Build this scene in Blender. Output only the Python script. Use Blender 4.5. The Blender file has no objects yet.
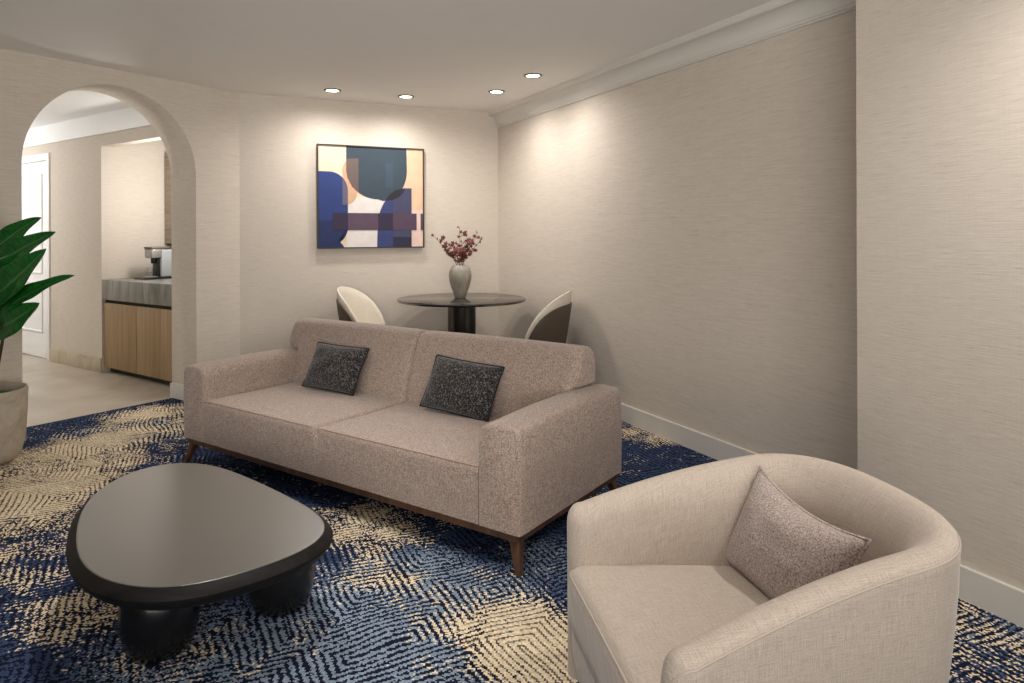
import bpy, bmesh, math, random
from mathutils import Vector, Matrix, noise as mnoise
PI = math.pi
random.seed(7)
scene = bpy.context.scene
COL = scene.collection

# ------------------------------------------------------------------ camera
H = 1.277
F_PX, CX, CY, ROLL = 692.16, 494.21, 234.64, -0.0036
cam_d = bpy.data.cameras.new('camera')
cam = bpy.data.objects.new('camera', cam_d)
COL.objects.link(cam)
cam_d.sensor_fit = 'HORIZONTAL'
cam_d.sensor_width = 36.0
cam_d.lens = 36.0 * F_PX / 1024
cam_d.shift_x = (512 - CX) / 1024
cam_d.shift_y = -(341.5 - CY) / 1024
cam_d.clip_start = 0.05
cr, sr = math.cos(ROLL), math.sin(ROLL)
cam.matrix_world = Matrix(((cr, -sr, 0, 0), (0, 0, -1, 0), (sr, cr, 0, H), (0, 0, 0, 1)))
scene.camera = cam

# ------------------------------------------------------------------ view, world, lights
vs = scene.view_settings
vs.view_transform = 'Standard'
vs.look = 'None'
vs.gamma = 1
vs.use_curve_mapping = False
vs.exposure = 0.6
world = bpy.data.worlds.new('world')
scene.world = world
world.use_nodes = True
bg = world.node_tree.nodes['Background']
bg.inputs[0].default_value = (1.0, 0.975, 0.95, 1)
bg.inputs[1].default_value = 0.6

CEIL = 2.4305
WARM = (1.0, 0.94, 0.885)


def add_light(name, kind, loc, power, target=None, color=WARM, parent=None, **kw):
    d = bpy.data.lights.new(name, kind)
    d.energy = power
    d.color = color
    for k, v in kw.items():
        setattr(d, k, v)
    o = bpy.data.objects.new(name, d)
    COL.objects.link(o)
    o.location = loc
    if target is not None:
        o.rotation_euler = (Vector(target) - Vector(loc)).to_track_quat('-Z', 'Y').to_euler()
    if parent:
        o.parent = parent
    return o


# downlights of the same ceiling that hang outside the frame, over the seating
for (x, y, pw, deg) in ((1.52, 1.62, 54, 150), (-1.1, 2.9, 56, 82), (-0.35, 1.9, 40, 82)):
    add_light('ceiling_downlight_beam', 'SPOT', (x, y, CEIL - 0.02), pw, (x, y, 0),
              spot_size=math.radians(deg), spot_blend=0.9, shadow_soft_size=0.07)
# added soft fill behind the camera, aimed up to brighten the ceiling
add_light('rear_fill_light', 'AREA', (-0.1, -1.9, 1.4), 42, (-0.4, 2.4, 2.43), color=(1.0, 0.96, 0.91),
          shape='RECTANGLE', size=3.4, size_y=1.7, spread=math.radians(95))
# hallway behind the arch
add_light('hallway_lamp', 'POINT', (-5.90, 6.54, 1.9), 40, None, color=(1.0, 0.99, 0.98), shadow_soft_size=0.15)
add_light('alcove_lamp', 'POINT', (-2.80, 6.22, 1.66), 17, None, color=(1.0, 0.97, 0.93), shadow_soft_size=0.1)


# ------------------------------------------------------------------ materials
def lin(c):
    return c / 12.92 if c <= 0.04045 else ((c + 0.055) / 1.055) ** 2.4


def rgb(r, g, b):
    return (lin(r / 255), lin(g / 255), lin(b / 255), 1)


class NT:
    def __init__(self, name):
        self.m = bpy.data.materials.new(name)
        self.m.use_nodes = True
        self.t = self.m.node_tree
        self.b = self.t.nodes['Principled BSDF']

    def n(self, typ, ins=None, **props):
        nd = self.t.nodes.new(typ)
        for k, v in props.items():
            setattr(nd, k, v)
        for k, v in (ins or {}).items():
            if isinstance(v, bpy.types.NodeSocket):
                self.t.links.new(v, nd.inputs[k])
            else:
                nd.inputs[k].default_value = v
        return nd

    def math(self, op, a, b=0.0, c=0.0, clamp=False):
        nd = self.n('ShaderNodeMath', {0: a, 1: b, 2: c}, operation=op)
        nd.use_clamp = clamp
        return nd.outputs[0]

    def mix(self, f, a, b):
        nd = self.n('ShaderNodeMix', {0: f, 6: a, 7: b}, data_type='RGBA')
        return nd.outputs[2]

    def coord(self, kind='Object', scale=(1, 1, 1)):
        tc = self.n('ShaderNodeTexCoord')
        mp = self.n('ShaderNodeMapping', {0: tc.outputs[kind], 3: scale})
        return mp.outputs[0]

    def noise(self, vec, scale=5.0, detail=2.0, rough=0.5, dist=0.0):
        nd = self.n('ShaderNodeTexNoise', {'Vector': vec, 'Scale': scale, 'Detail': detail,
                                           'Roughness': rough, 'Distortion': dist})
        return nd.outputs[0]

    def ramp(self, f, stops):
        nd = self.n('ShaderNodeValToRGB', {0: f})
        el = nd.color_ramp.elements
        while len(el) < len(stops):
            el.new(0.5)
        for e, (p, c) in zip(el, stops):
            e.position = p
            e.color = c
        return nd.outputs[0]

    def link(self, out, inp):
        self.t.links.new(out, self.b.inputs[inp])

    def bump(self, hgt, strength=0.3, dist=0.005):
        nd = self.n('ShaderNodeBump', {'Height': hgt, 'Strength': strength, 'Distance': dist})
        self.t.links.new(nd.outputs[0], self.b.inputs['Normal'])

    def set(self, **kw):
        for k, v in kw.items():
            self.b.inputs[k.replace('_', ' ')].default_value = v
        return self


def plain(name, col, rough=0.5, var=0.06, scale=30.0, metallic=0.0, spec=0.5, bump=0.0):
    N = NT(name)
    v = N.noise(N.coord(), scale, 4)
    a = tuple(min(1, c * (1 - var)) for c in col[:3]) + (1,)
    b = tuple(min(1, c * (1 + var)) for c in col[:3]) + (1,)
    N.link(N.ramp(v, [(0.3, a), (0.7, b)]), 'Base Color')
    N.set(Roughness=rough, Metallic=metallic)
    N.b.inputs['Specular IOR Level'].default_value = spec
    if bump:
        N.bump(v, bump)
    return N.m


def wallpaper():
    """grasscloth: fine horizontal threads, irregular slubs"""
    N = NT('grasscloth')
    v1 = N.noise(N.coord('Object', (8, 8, 170)), 1.0, 5, 0.7)
    v2 = N.noise(N.coord('Object', (26, 26, 420)), 1.0, 3, 0.6)
    v3 = N.noise(N.coord('Object', (260, 260, 5)), 1.0, 2, 0.5)
    s = N.math('ADD', N.math('MULTIPLY', v1, 0.6), N.math('ADD', N.math('MULTIPLY', v2, 0.32), N.math('MULTIPLY', v3, 0.08)))
    N.link(N.ramp(s, [(0.30, rgb(172, 159, 145)), (0.43, rgb(200, 190, 178)), (0.56, rgb(208, 199, 187)), (0.72, rgb(219, 211, 200))]), 'Base Color')
    N.set(Roughness=0.85)
    N.b.inputs['Specular IOR Level'].default_value = 0.2
    N.bump(s, 0.35, 0.004)
    return N.m


def fabric(name, dark, mid, light, weave=420.0, cross=0.0, bump=0.4, uv=False, span=0.16):
    N = NT(name)
    k = 'UV' if uv else 'Object'
    a = N.noise(N.coord(k), weave, 3, 0.65)
    b = N.noise(N.coord(k), 26, 4, 0.6)
    s = N.math('ADD', N.math('MULTIPLY', a, 0.95), N.math('MULTIPLY', b, 0.05))
    if cross:
        c1 = N.noise(N.coord(k, (22, 460, 460 if not uv else 1)), 1.0, 3, 0.6)
        c2 = N.noise(N.coord(k, (460, 22, 460 if not uv else 1)), 1.0, 3, 0.6)
        c = N.math('MULTIPLY', N.math('ADD', c1, c2), 0.5)
        if not uv:
            c3 = N.noise(N.coord(k, (460, 460, 22)), 1.0, 3, 0.6)
            c = N.math('ADD', N.math('MULTIPLY', c, 0.667), N.math('MULTIPLY', c3, 0.333))
        s = N.math('ADD', N.math('MULTIPLY', s, 1 - cross), N.math('MULTIPLY', c, cross))
    N.link(N.ramp(s, [(0.5 - span, dark), (0.5, mid), (0.5 + span, light)]), 'Base Color')
    N.set(Roughness=0.95)
    N.b.inputs['Specular IOR Level'].default_value = 0.15
    N.b.inputs['Sheen Weight'].default_value = 0.25
    N.b.inputs['Sheen Roughness'].default_value = 0.5
    N.bump(s, bump, 0.003)
    return N.m


def wood(name, dark, mid, light, axis=(40, 40, 2.0), rough=0.5):
    N = NT(name)
    a = N.noise(N.coord('Object', axis), 1.0, 5, 0.6, 0.4)
    N.link(N.ramp(a, [(0.3, dark), (0.5, mid), (0.72, light)]), 'Base Color')
    N.set(Roughness=rough)
    N.bump(a, 0.08, 0.002)
    return N.m


def stone(name, cols, scale=(2, 2, 2), rough=0.4, dist=1.5):
    N = NT(name)
    a = N.noise(N.coord('Object', scale), 1.0, 7, 0.6, dist)
    n = len(cols)
    N.link(N.ramp(a, [(0.28 + 0.46 * i / (n - 1), c) for i, c in enumerate(cols)]), 'Base Color')
    N.set(Roughness=rough)
    return N.m


def carpet():
    N = NT('carpet')
    tc = N.n('ShaderNodeTexCoord').outputs['Object']
    sn = N.n('ShaderNodeVectorMath', {0: tc, 1: (0.006, 0.006, 1)}, operation='SNAP').outputs[0]
    wn = N.n('ShaderNodeTexWhiteNoise', {'Vector': sn}).outputs[0]
    j = N.math('SUBTRACT', wn, 0.5)
    wv = N.n('ShaderNodeTexNoise', {'Vector': sn, 'Scale': 2.2, 'Detail': 1.0}).outputs[1]
    wv = N.n('ShaderNodeVectorMath', {0: wv, 1: (0.5, 0.5, 0.5)}, operation='SUBTRACT').outputs[0]
    wv = N.n('ShaderNodeVectorMath', {0: wv, 3: 0.11}, operation='SCALE').outputs[0]
    pw = N.n('ShaderNodeVectorMath', {0: sn, 1: wv}, operation='ADD').outputs[0]
    pm = N.n('ShaderNodeMapping', {0: pw, 2: (0, 0, 0.35)}).outputs[0]
    vo = N.n('ShaderNodeTexVoronoi', {'Vector': pm, 'Scale': 2.1, 'Randomness': 0.9},
             distance='MANHATTAN', feature='F1', voronoi_dimensions='2D')
    ln = N.math('SINE', N.math('MULTIPLY', vo.outputs['Distance'], 2 * PI / (0.036 * 2.1)))
    L = N.math('ADD', N.math('MULTIPLY', ln, 0.5), 0.5)
    Lj = N.math('ADD', L, N.math('MULTIPLY', j, 0.75))
    n0 = N.noise(sn, 9.0, 5, 0.75)
    Ld = N.math('ADD', Lj, N.math('MULTIPLY', N.math('SUBTRACT', n0, 0.5), 1.15))
    n1 = N.noise(sn, 6.0, 6, 0.72)
    n2 = N.n('ShaderNodeTexNoise', {'Vector': N.n('ShaderNodeVectorMath', {0: sn, 1: (7.3, 2.1, 0)}, operation='ADD').outputs[0],
                                    'Scale': 3.6, 'Detail': 5.0, 'Roughness': 0.7}).outputs[0]
    ac = N.n('ShaderNodeAttribute', attribute_name='cream').outputs['Fac']
    ap = N.n('ShaderNodeAttribute', attribute_name='pale').outputs['Fac']
    # in places the drawn lines dissolve into a mottled streak
    st = N.noise(N.n('ShaderNodeMapping', {0: sn, 2: (0, 0, 0.62), 3: (16, 46, 1)}).outputs[0], 1.0, 4, 0.7)
    rep = N.math('MULTIPLY', N.math('SUBTRACT', N.noise(sn, 1.7, 2), 0.42), 6.0, clamp=True)
    rep = N.math('MULTIPLY', rep, N.math('SUBTRACT', 1.0, N.math('MULTIPLY', ap, 0.8), clamp=True))
    sl = N.math('MULTIPLY_ADD', N.math('SUBTRACT', st, 0.5), 5.0, 0.42)
    sl = N.math('ADD', sl, N.math('MULTIPLY', j, 0.9))
    Lm = N.math('ADD', N.math('MULTIPLY', Ld, N.math('SUBTRACT', 1.0, rep)), N.math('MULTIPLY', sl, rep))
    m = N.math('GREATER_THAN', Lm, 0.47)
    c = N.math('ADD', ac, N.math('MULTIPLY', N.math('SUBTRACT', n1, 0.5), 1.7))
    c = N.math('ADD', c, N.math('MULTIPLY', N.math('SUBTRACT', N.math('MULTIPLY_ADD', N.math('SUBTRACT', Lm, Ld), 1.0, L), 0.5), 0.36))
    c = N.math('ADD', c, N.math('MULTIPLY', j, 0.55))
    cm = N.math('GREATER_THAN', c, 0.5)
    p = N.math('ADD', ap, N.math('MULTIPLY', N.math('SUBTRACT', n2, 0.5), 1.1))
    p = N.math('ADD', p, N.math('MULTIPLY', j, 0.3))
    pmask = N.math('MULTIPLY', N.math('SUBTRACT', p, 0.35), 3.0, clamp=True)
    jit = N.math('MULTIPLY_ADD', wn, 0.5, 0.75)
    navy = N.mix(n2, rgb(22, 25, 38), rgb(29, 36, 60))
    blue = N.mix(n1, rgb(44, 55, 88), rgb(70, 86, 114))
    pale = N.mix(n1, rgb(105, 122, 142), rgb(150, 163, 178))
    zone = N.mix(pmask, blue, pale)
    col = N.mix(m, navy, zone)
    cream = N.mix(n2, rgb(202, 184, 152), rgb(232, 217, 190))
    groove = N.math('LESS_THAN', N.math('ADD', L, N.math('MULTIPLY', N.math('SUBTRACT', n0, 0.5), 1.2)), 0.16)
    cream = N.mix(groove, cream, rgb(104, 94, 84))
    col = N.mix(cm, col, cream)
    hs = N.n('ShaderNodeHueSaturation', {'Value': jit, 'Color': col}).outputs[0]
    N.link(hs, 'Base Color')
    N.set(Roughness=1.0)
    N.b.inputs['Specular IOR Level'].default_value = 0.05
    N.bump(N.math('ADD', wn, N.math('MULTIPLY', L, 0.5)), 0.5, 0.004)
    return N.m


def emit(name, col, strength):
    N = NT(name)
    N.b.inputs['Base Color'].default_value = (0.9, 0.9, 0.9, 1)
    N.b.inputs['Emission Color'].default_value = col
    N.b.inputs['Emission Strength'].default_value = strength
    return N.m


M = {}
M['wall'] = wallpaper()
M['ceil'] = plain('ceiling_paint', rgb(243, 240, 235), 0.9, 0.01, 8)
M['trim'] = plain('trim_paint', rgb(214, 211, 204), 0.5, 0.01, 8)
M['white'] = plain('white_paint', rgb(238, 239, 239), 0.5, 0.01, 8)
M['carpet'] = carpet()
M['tile'] = stone('floor_tile_stone', [rgb(168, 155, 138), rgb(186, 175, 159), rgb(199, 190, 176)], (1.6, 1.6, 1.6), 0.35)
M['skirt_stone'] = stone('skirting_stone', [rgb(165, 150, 126), rgb(188, 175, 152), rgb(198, 187, 167)], (4, 4, 4), 0.4)
M['counter_stone'] = stone('counter_stone', [rgb(74, 75, 73), rgb(106, 106, 102), rgb(142, 140, 134), rgb(92, 90, 86)], (7, 7, 1.2), 0.3, 1.0)
M['oak'] = wood('oak_veneer', rgb(128, 103, 70), rgb(148, 122, 86), rgb(163, 137, 100))
M['greywood'] = wood('grey_veneer', rgb(120, 105, 90), rgb(148, 132, 115), rgb(170, 155, 138), (3, 3, 55))
M['walnut'] = wood('walnut', rgb(58, 38, 25), rgb(80, 55, 37), rgb(104, 74, 50), (25, 25, 4), 0.4)
M['dark_gap'] = plain('dark_recess', rgb(46, 38, 30), 0.8)
M['sofa'] = fabric('sofa_tweed', rgb(112, 95, 86), rgb(158, 140, 129), rgb(192, 176, 165), 170, 0.5, 0.5, span=0.10)
M['seam'] = plain('sofa_piping', rgb(176, 152, 138), 0.9)
M['linen'] = fabric('armchair_linen', rgb(150, 137, 124), rgb(182, 169, 156), rgb(204, 193, 181), 320, 0.62, 0.35, uv=True)
M['mauve'] = fabric('mauve_boucle', rgb(122, 106, 100), rgb(168, 153, 146), rgb(200, 187, 180), 240, 0.0, 0.6)
M['charcoal'] = fabric('charcoal_tweed', rgb(16, 16, 19), rgb(38, 37, 40), rgb(122, 116, 112), 120, 0.0, 0.6)
M['charcoal_pipe'] = plain('charcoal_piping', rgb(24, 24, 26), 0.9)
M['black_lacquer'] = plain('black_lacquer', rgb(45, 43, 40), 0.34, 0.1, 6, spec=0.8)
for _k in ('black_lacquer',):
    _b = M[_k].node_tree.nodes['Principled BSDF']
    _b.inputs['Coat Weight'].default_value = 1.0
    _b.inputs['Coat IOR'].default_value = 1.75
    _b.inputs['Coat Roughness'].default_value = 0.3
M['table_gloss'] = plain('table_gloss', rgb(34, 32, 29), 0.12, 0.1, 6, spec=1.0)
M['black_wood'] = wood('black_stained_wood', rgb(12, 11, 10), rgb(19, 17, 16), rgb(28, 25, 23), (3, 40, 40), 0.5)
M['black_wood'].node_tree.nodes['Principled BSDF'].inputs['Specular IOR Level'].default_value = 0.2
M['black_gloss'] = plain('black_gloss', rgb(16, 16, 17), 0.22, 0.1, 6)
M['cream_leather'] = plain('cream_leather', rgb(220, 211, 196), 0.55, 0.03, 40, bump=0.05)
M['brown_leather'] = plain('brown_leather', rgb(86, 74, 60), 0.5, 0.06, 60, bump=0.05)
M['planter'] = stone('planter_concrete', [rgb(158, 146, 130), rgb(178, 166, 150), rgb(190, 180, 164)], (9, 9, 9), 0.7)
M['soil'] = plain('moss', rgb(40, 62, 24), 1.0, 0.5, 60, bump=0.8)
M['stem'] = plain('plant_stem', rgb(52, 34, 24), 0.7, 0.2)
M['branch'] = plain('twig', rgb(58, 40, 32), 0.8, 0.2)
M['blossom'] = plain('blossom', rgb(112, 58, 52), 0.8, 0.4, 90)
M['vase'] = stone('vase_ceramic', [rgb(118, 112, 101), rgb(144, 138, 127), rgb(164, 158, 147)], (5, 5, 5), 0.45)
M['steel'] = plain('brushed_steel', rgb(176, 176, 174), 0.35, 0.05, 60, metallic=0.7)
M['machine_grey'] = plain('machine_plastic', rgb(166, 168, 170), 0.4, 0.02)
M['machine_black'] = plain('machine_black', rgb(26, 24, 23), 0.35, 0.1)
M['lamp_glow'] = emit('lamp_glow', (1.0, 0.93, 0.82, 1), 12.0)
M['nickel'] = plain('nickel_ring', rgb(112, 106, 98), 0.5, 0.03, metallic=0.3)
M['frame_dark'] = plain('picture_frame', rgb(52, 44, 36), 0.45, 0.1)


def leaf_mat():
    N = NT('leaf_green')
    uv = N.n('ShaderNodeTexCoord').outputs['UV']
    sep = N.n('ShaderNodeSeparateXYZ', {0: uv})
    rib = N.math('COMPARE', sep.outputs[0], 0.5, 0.035)
    v = N.noise(N.coord('UV', (3, 26, 1)), 1.0, 3)
    base = N.ramp(v, [(0.3, rgb(10, 60, 20)), (0.55, rgb(18, 92, 28)), (0.75, rgb(36, 116, 38))])
    N.link(N.mix(rib, base, rgb(58, 116, 52)), 'Base Color')
    N.set(Roughness=0.38)
    N.bump(v, 0.1, 0.003)
    return N.m


M['leaf'] = leaf_mat()


def glass_mat():
    N = NT('clear_glass')
    N.b.inputs['Base Color'].default_value = (0.95, 0.96, 0.96, 1)
    N.set(Roughness=0.02)
    N.b.inputs['Transmission Weight'].default_value = 1.0
    N.b.inputs['IOR'].default_value = 1.3
    return N.m


M['glass'] = glass_mat()


# ------------------------------------------------------------------ object helpers
def obj(name, verts, faces, mat, parent=None, smooth=True, uvs=None, angle=None, loc=None, rotz=None):
    me = bpy.data.meshes.new(name)
    me.from_pydata([tuple(v) for v in verts], [], faces)
    if uvs is not None:
        ul = me.uv_layers.new(name='UVMap')
        for lp in me.loops:
            ul.data[lp.index].uv = uvs[lp.vertex_index]
    bm = bmesh.new()
    bm.from_mesh(me)
    bmesh.ops.recalc_face_normals(bm, faces=bm.faces)
    bm.to_mesh(me)
    bm.free()
    return link(name, me, mat, parent, smooth, angle, loc, rotz)


def link(name, me, mat, parent=None, smooth=True, angle=None, loc=None, rotz=None):
    me.materials.clear()
    for m_ in (mat if isinstance(mat, (list, tuple)) else [mat]):
        me.materials.append(m_)
    if smooth:
        me.polygons.foreach_set('use_smooth', [True] * len(me.polygons))
        if angle:
            me.set_sharp_from_angle(angle=math.radians(angle))
    o = bpy.data.objects.new(name, me)
    COL.objects.link(o)
    if parent:
        o.parent = parent
    if loc is not None:
        o.location = loc
    if rotz is not None:
        o.rotation_euler = (0, 0, rotz)
    return o


def from_bm(name, bm, mat, parent=None, smooth=True, angle=None, loc=None, rotz=None):
    me = bpy.data.meshes.new(name)
    bmesh.ops.recalc_face_normals(bm, faces=bm.faces)
    bm.to_mesh(me)
    bm.free()
    return link(name, me, mat, parent, smooth, angle, loc, rotz)


def bm_box(bm, lo, hi, bevel=0.0, seg=2):
    r = bmesh.ops.create_cube(bm, size=1.0)
    vs_ = r['verts']
    for v in vs_:
        v.co = Vector(((lo[i] + hi[i]) / 2 + v.co[i] * (hi[i] - lo[i])) for i in range(3))
    if bevel:
        es = list({e for v in vs_ for e in v.link_edges})
        bmesh.ops.bevel(bm, geom=es, offset=bevel, segments=seg, profile=0.5, affect='EDGES')


def box(name, lo, hi, mat, parent=None, bevel=0.0, seg=2, loc=None, rotz=None):
    bm = bmesh.new()
    bm_box(bm, lo, hi, bevel, seg)
    return from_bm(name, bm, mat, parent, bool(bevel), 35 if bevel else None, loc, rotz)


def boxes(name, items, mat, parent=None, bevel=0.0, seg=2, loc=None, rotz=None):
    bm = bmesh.new()
    for lo, hi in items:
        bm_box(bm, lo, hi, bevel, seg)
    return from_bm(name, bm, mat, parent, bool(bevel), 35 if bevel else None, loc, rotz)


def lathe(name, prof, mat, parent=None, seg=48, loc=(0, 0, 0), angle=40, sx=1.0, sy=1.0):
    """prof: (r, z) from the bottom axis to the top axis"""
    vs_, fs = [], []
    for (r, z) in prof:
        for k in range(seg):
            a = 2 * PI * k / seg
            vs_.append((loc[0] + r * math.cos(a) * sx, loc[1] + r * math.sin(a) * sy, loc[2] + z))
    n = len(prof)
    for i in range(n - 1):
        for k in range(seg):
            k2 = (k + 1) % seg
            fs.append((i * seg + k, i * seg + k2, (i + 1) * seg + k2, (i + 1) * seg + k))
    if prof[0][0] > 1e-6:
        fs.append(tuple(range(seg))[::-1])
    if prof[-1][0] > 1e-6:
        fs.append(tuple((n - 1) * seg + k for k in range(seg)))
    return obj(name, vs_, fs, mat, parent, True, None, angle)


def tube(name, pts, rad, mat, parent=None, seg=8, closed=False, cap=True):
    """rad: a number or one per point"""
    pts = [Vector(p) for p in pts]
    n = len(pts)
    vs_, fs = [], []
    prev = None
    for i, p in enumerate(pts):
        a = pts[(i - 1) % n] if (i > 0 or closed) else p
        b = pts[(i + 1) % n] if (i < n - 1 or closed) else p
        t = (b - a).normalized()
        if prev is None:
            ref = Vector((0, 0, 1)) if abs(t.z) < 0.9 else Vector((1, 0, 0))
            u = t.cross(ref).normalized()
        else:
            u = (prev - t * prev.dot(t)).normalized()
        prev = u
        w = t.cross(u)
        r = rad[i] if isinstance(rad, (list, tuple)) else rad
        for k in range(seg):
            an = 2 * PI * k / seg
            vs_.append(p + (u * math.cos(an) + w * math.sin(an)) * r)
    m_ = n if closed else n - 1
    for i in range(m_):
        i2 = (i + 1) % n
        for k in range(seg):
            k2 = (k + 1) % seg
            fs.append((i * seg + k, i * seg + k2, i2 * seg + k2, i2 * seg + k))
    if cap and not closed:
        fs.append(tuple(range(seg))[::-1])
        fs.append(tuple((n - 1) * seg + k for k in range(seg)))
    return obj(name, vs_, fs, mat, parent, True, None, 60)


def empty(name, loc, rz=0.0, label=None, cat=None, group=None):
    o = bpy.data.objects.new(name, None)
    o.empty_display_size = 0.1
    COL.objects.link(o)
    o.location = loc
    o.rotation_euler = (0, 0, rz)
    return tag(o, label, cat, group)


def tag(o, label=None, cat=None, group=None, kind=None):
    if label:
        o['label'] = label
    if cat:
        o['category'] = cat
    if group:
        o['group'] = group
    if kind:
        o['kind'] = kind
    return o


def struct(o, label=None, cat=None):
    o['kind'] = 'structure'
    return tag(o, label, cat)


def prism(name, poly, z0, z1, mat, parent=None, smooth=False):
    n = len(poly)
    vs_ = [(x, y, z0) for x, y in poly] + [(x, y, z1) for x, y in poly]
    fs = [tuple(range(n))[::-1], tuple(range(n, 2 * n))]
    for i in range(n):
        j = (i + 1) % n
        fs.append((i, j, n + j, n + i))
    return obj(name, vs_, fs, mat, parent, smooth)


# ------------------------------------------------------------------ room frames
A_R = 0.4355                                    # right wall direction
dR = Vector((-math.sin(A_R), math.cos(A_R), 0))
nR = Vector((math.cos(A_R), math.sin(A_R), 0))  # points into the right wall
A_A = 0.6194
dA = Vector((math.sin(A_A), math.cos(A_A), 0))  # along the arch wall, also the sofa's depth
nA = Vector((-math.cos(A_A), math.sin(A_A), 0)) # through the arch, also the sofa's length
ROT_A = math.atan2(dA.y, dA.x)
ROT_R = math.atan2(dR.y, dR.x)
O_R, O_B, O_A, O_EDGE = 2.8038, 2.507, 4.9209, 5.2357
CORNER = Vector((0.0397, 6.5613, 0))
CREASE = Vector((-2.0539, 5.5937, 0))
S_CORNER = CORNER.dot(dR)
S_STEP = 1.917
J0, J1 = 1.811, 2.982                           # arch jambs along dA
THICK = 0.347
ARCH_TOP = 2.322


def arch_xy(d, n):
    return dA * d + nA * n


# floors ------------------------------------------------------------
def blobs_field(x, y, blobs, base):
    v = base
    for (bx, by, rx, ry, amp) in blobs:
        # radii along/against the sofa's axes
        p = Vector((x - bx, y - by, 0))
        u, w = p.dot(dA) / rx, p.dot(nA) / ry
        v += amp * math.exp(-(u * u + w * w) ** 1.5)
    return v


CREAM = [(-2.35, 4.75, .6, .5, .26), (-2.2, 4.35, .5, .4, .15), (-2.54, 4.19, .45, .22, .55), (-2.23, 3.35, .35, .3, .5), (-2.3, 3.75, .4, .3, .5), (-1.4, 2.33, .2, .2, .5),
         (-0.55, 3.05, .25, .3, .6), (-0.42, 2.56, .14, .25, .4), (0.10, 2.22, .22, .3, .75), (0.16, 2.0, .25, .22, .5),
         (-2.5, 5.0, .3, .2, .6), (1.0, 4.4, .2, .5, .5), (1.5, 2.2, .5, .5, .32), (-2.0, 2.8, .4, .6, .26),
         (-1.9, 3.4, .9, .9, .12), (-0.95, 2.05, .3, .2, .2), (-2.75, 3.7, .4, .4, .2)]
PALE = [(-0.45, 2.3, .45, .38, .75), (-0.1, 2.15, .4, .3, .6), (-0.95, 2.1, .3, .35, .5), (-2.3, 4.6, .6, .4, .6),
        (0.25, 2.75, .3, .25, .35), (-0.3, 2.7, .2, .25, .35), (1.5, 2.1, .6, .6, .3)]


def make_floor():
    me = bpy.data.meshes.new('floor')
    d0, d1, n0_, n1_, st = -2.6, 6.8, -4.2, O_EDGE, 0.06
    nd, nn = int((d1 - d0) / st) + 1, int((n1_ - n0_) / st) + 1
    vs_, cr_, pa = [], [], []
    for i in range(nn):
        for k in range(nd):
            p = arch_xy(d0 + (d1 - d0) * k / (nd - 1), n0_ + (n1_ - n0_) * i / (nn - 1))
            vs_.append((p.x, p.y, 0))
            cr_.append(blobs_field(p.x, p.y, CREAM, 0.03))
            pa.append(blobs_field(p.x, p.y, PALE, 0.12))
    fs = [(i * nd + k, i * nd + k + 1, (i + 1) * nd + k + 1, (i + 1) * nd + k) for i in range(nn - 1) for k in range(nd - 1)]
    me.from_pydata(vs_, [], fs)
    for nm, data in (('cream', cr_), ('pale', pa)):
        at = me.attributes.new(nm, 'FLOAT', 'POINT')
        at.data.foreach_set('value', data)
    o = link('floor', me, M['carpet'], smooth=False)
    return struct(o)


make_floor()
t0 = [arch_xy(a, b) for a, b in ((-2.0, O_EDGE), (4.3, O_EDGE), (4.3, 10.2), (-2.0, 10.2))]
ft = prism('floor_tile', [(p.x, p.y) for p in t0], -0.05, 0.002, M['tile'])
struct(ft)


# ceiling -----------------------------------------------------------
cp = [arch_xy(a, b) for a, b in ((-2.6, -4.2), (6.8, -4.2), (6.8, O_A + 0.02), (-2.6, O_A + 0.02))]
struct(prism('ceiling', [(p.x, p.y) for p in cp], CEIL, CEIL + 0.1, M['ceil']))
V_CEIL = 2.42
cp = [arch_xy(a, b) for a, b in ((0.0, O_A + THICK - 0.01), (4.02, O_A + THICK - 0.01), (4.02, 9.9), (0.0, 9.9))]
struct(prism('ceiling_hallway', [(p.x, p.y) for p in cp], V_CEIL, V_CEIL + 0.1, M['white']))


# walls -------------------------------------------------------------
def wall_local(name, items, mat, rot):
    o = boxes(name, items, mat, rotz=rot)
    return struct(o)


# right wall (local x along dR, local y = -nR)
wall_local('wall_right', [((S_STEP - 0.02, -O_R - 0.12, 0), (S_CORNER + 0.15, -O_R, CEIL))], M['wall'], ROT_R)
wall_local('wall_right_front', [((-2.8, -O_R - 0.12, 0), (S_STEP, -O_B, CEIL))], M['wall'], ROT_R)
# back wall
bk = (CREASE - CORNER)
ROT_K = math.atan2(bk.y, bk.x)
Lk = bk.length
back = boxes('wall_back', [((-0.15, -0.12, 0), (Lk + 0.02, 0, CEIL))], M['wall'], loc=tuple(CORNER), rotz=ROT_K)
struct(back)


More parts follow.
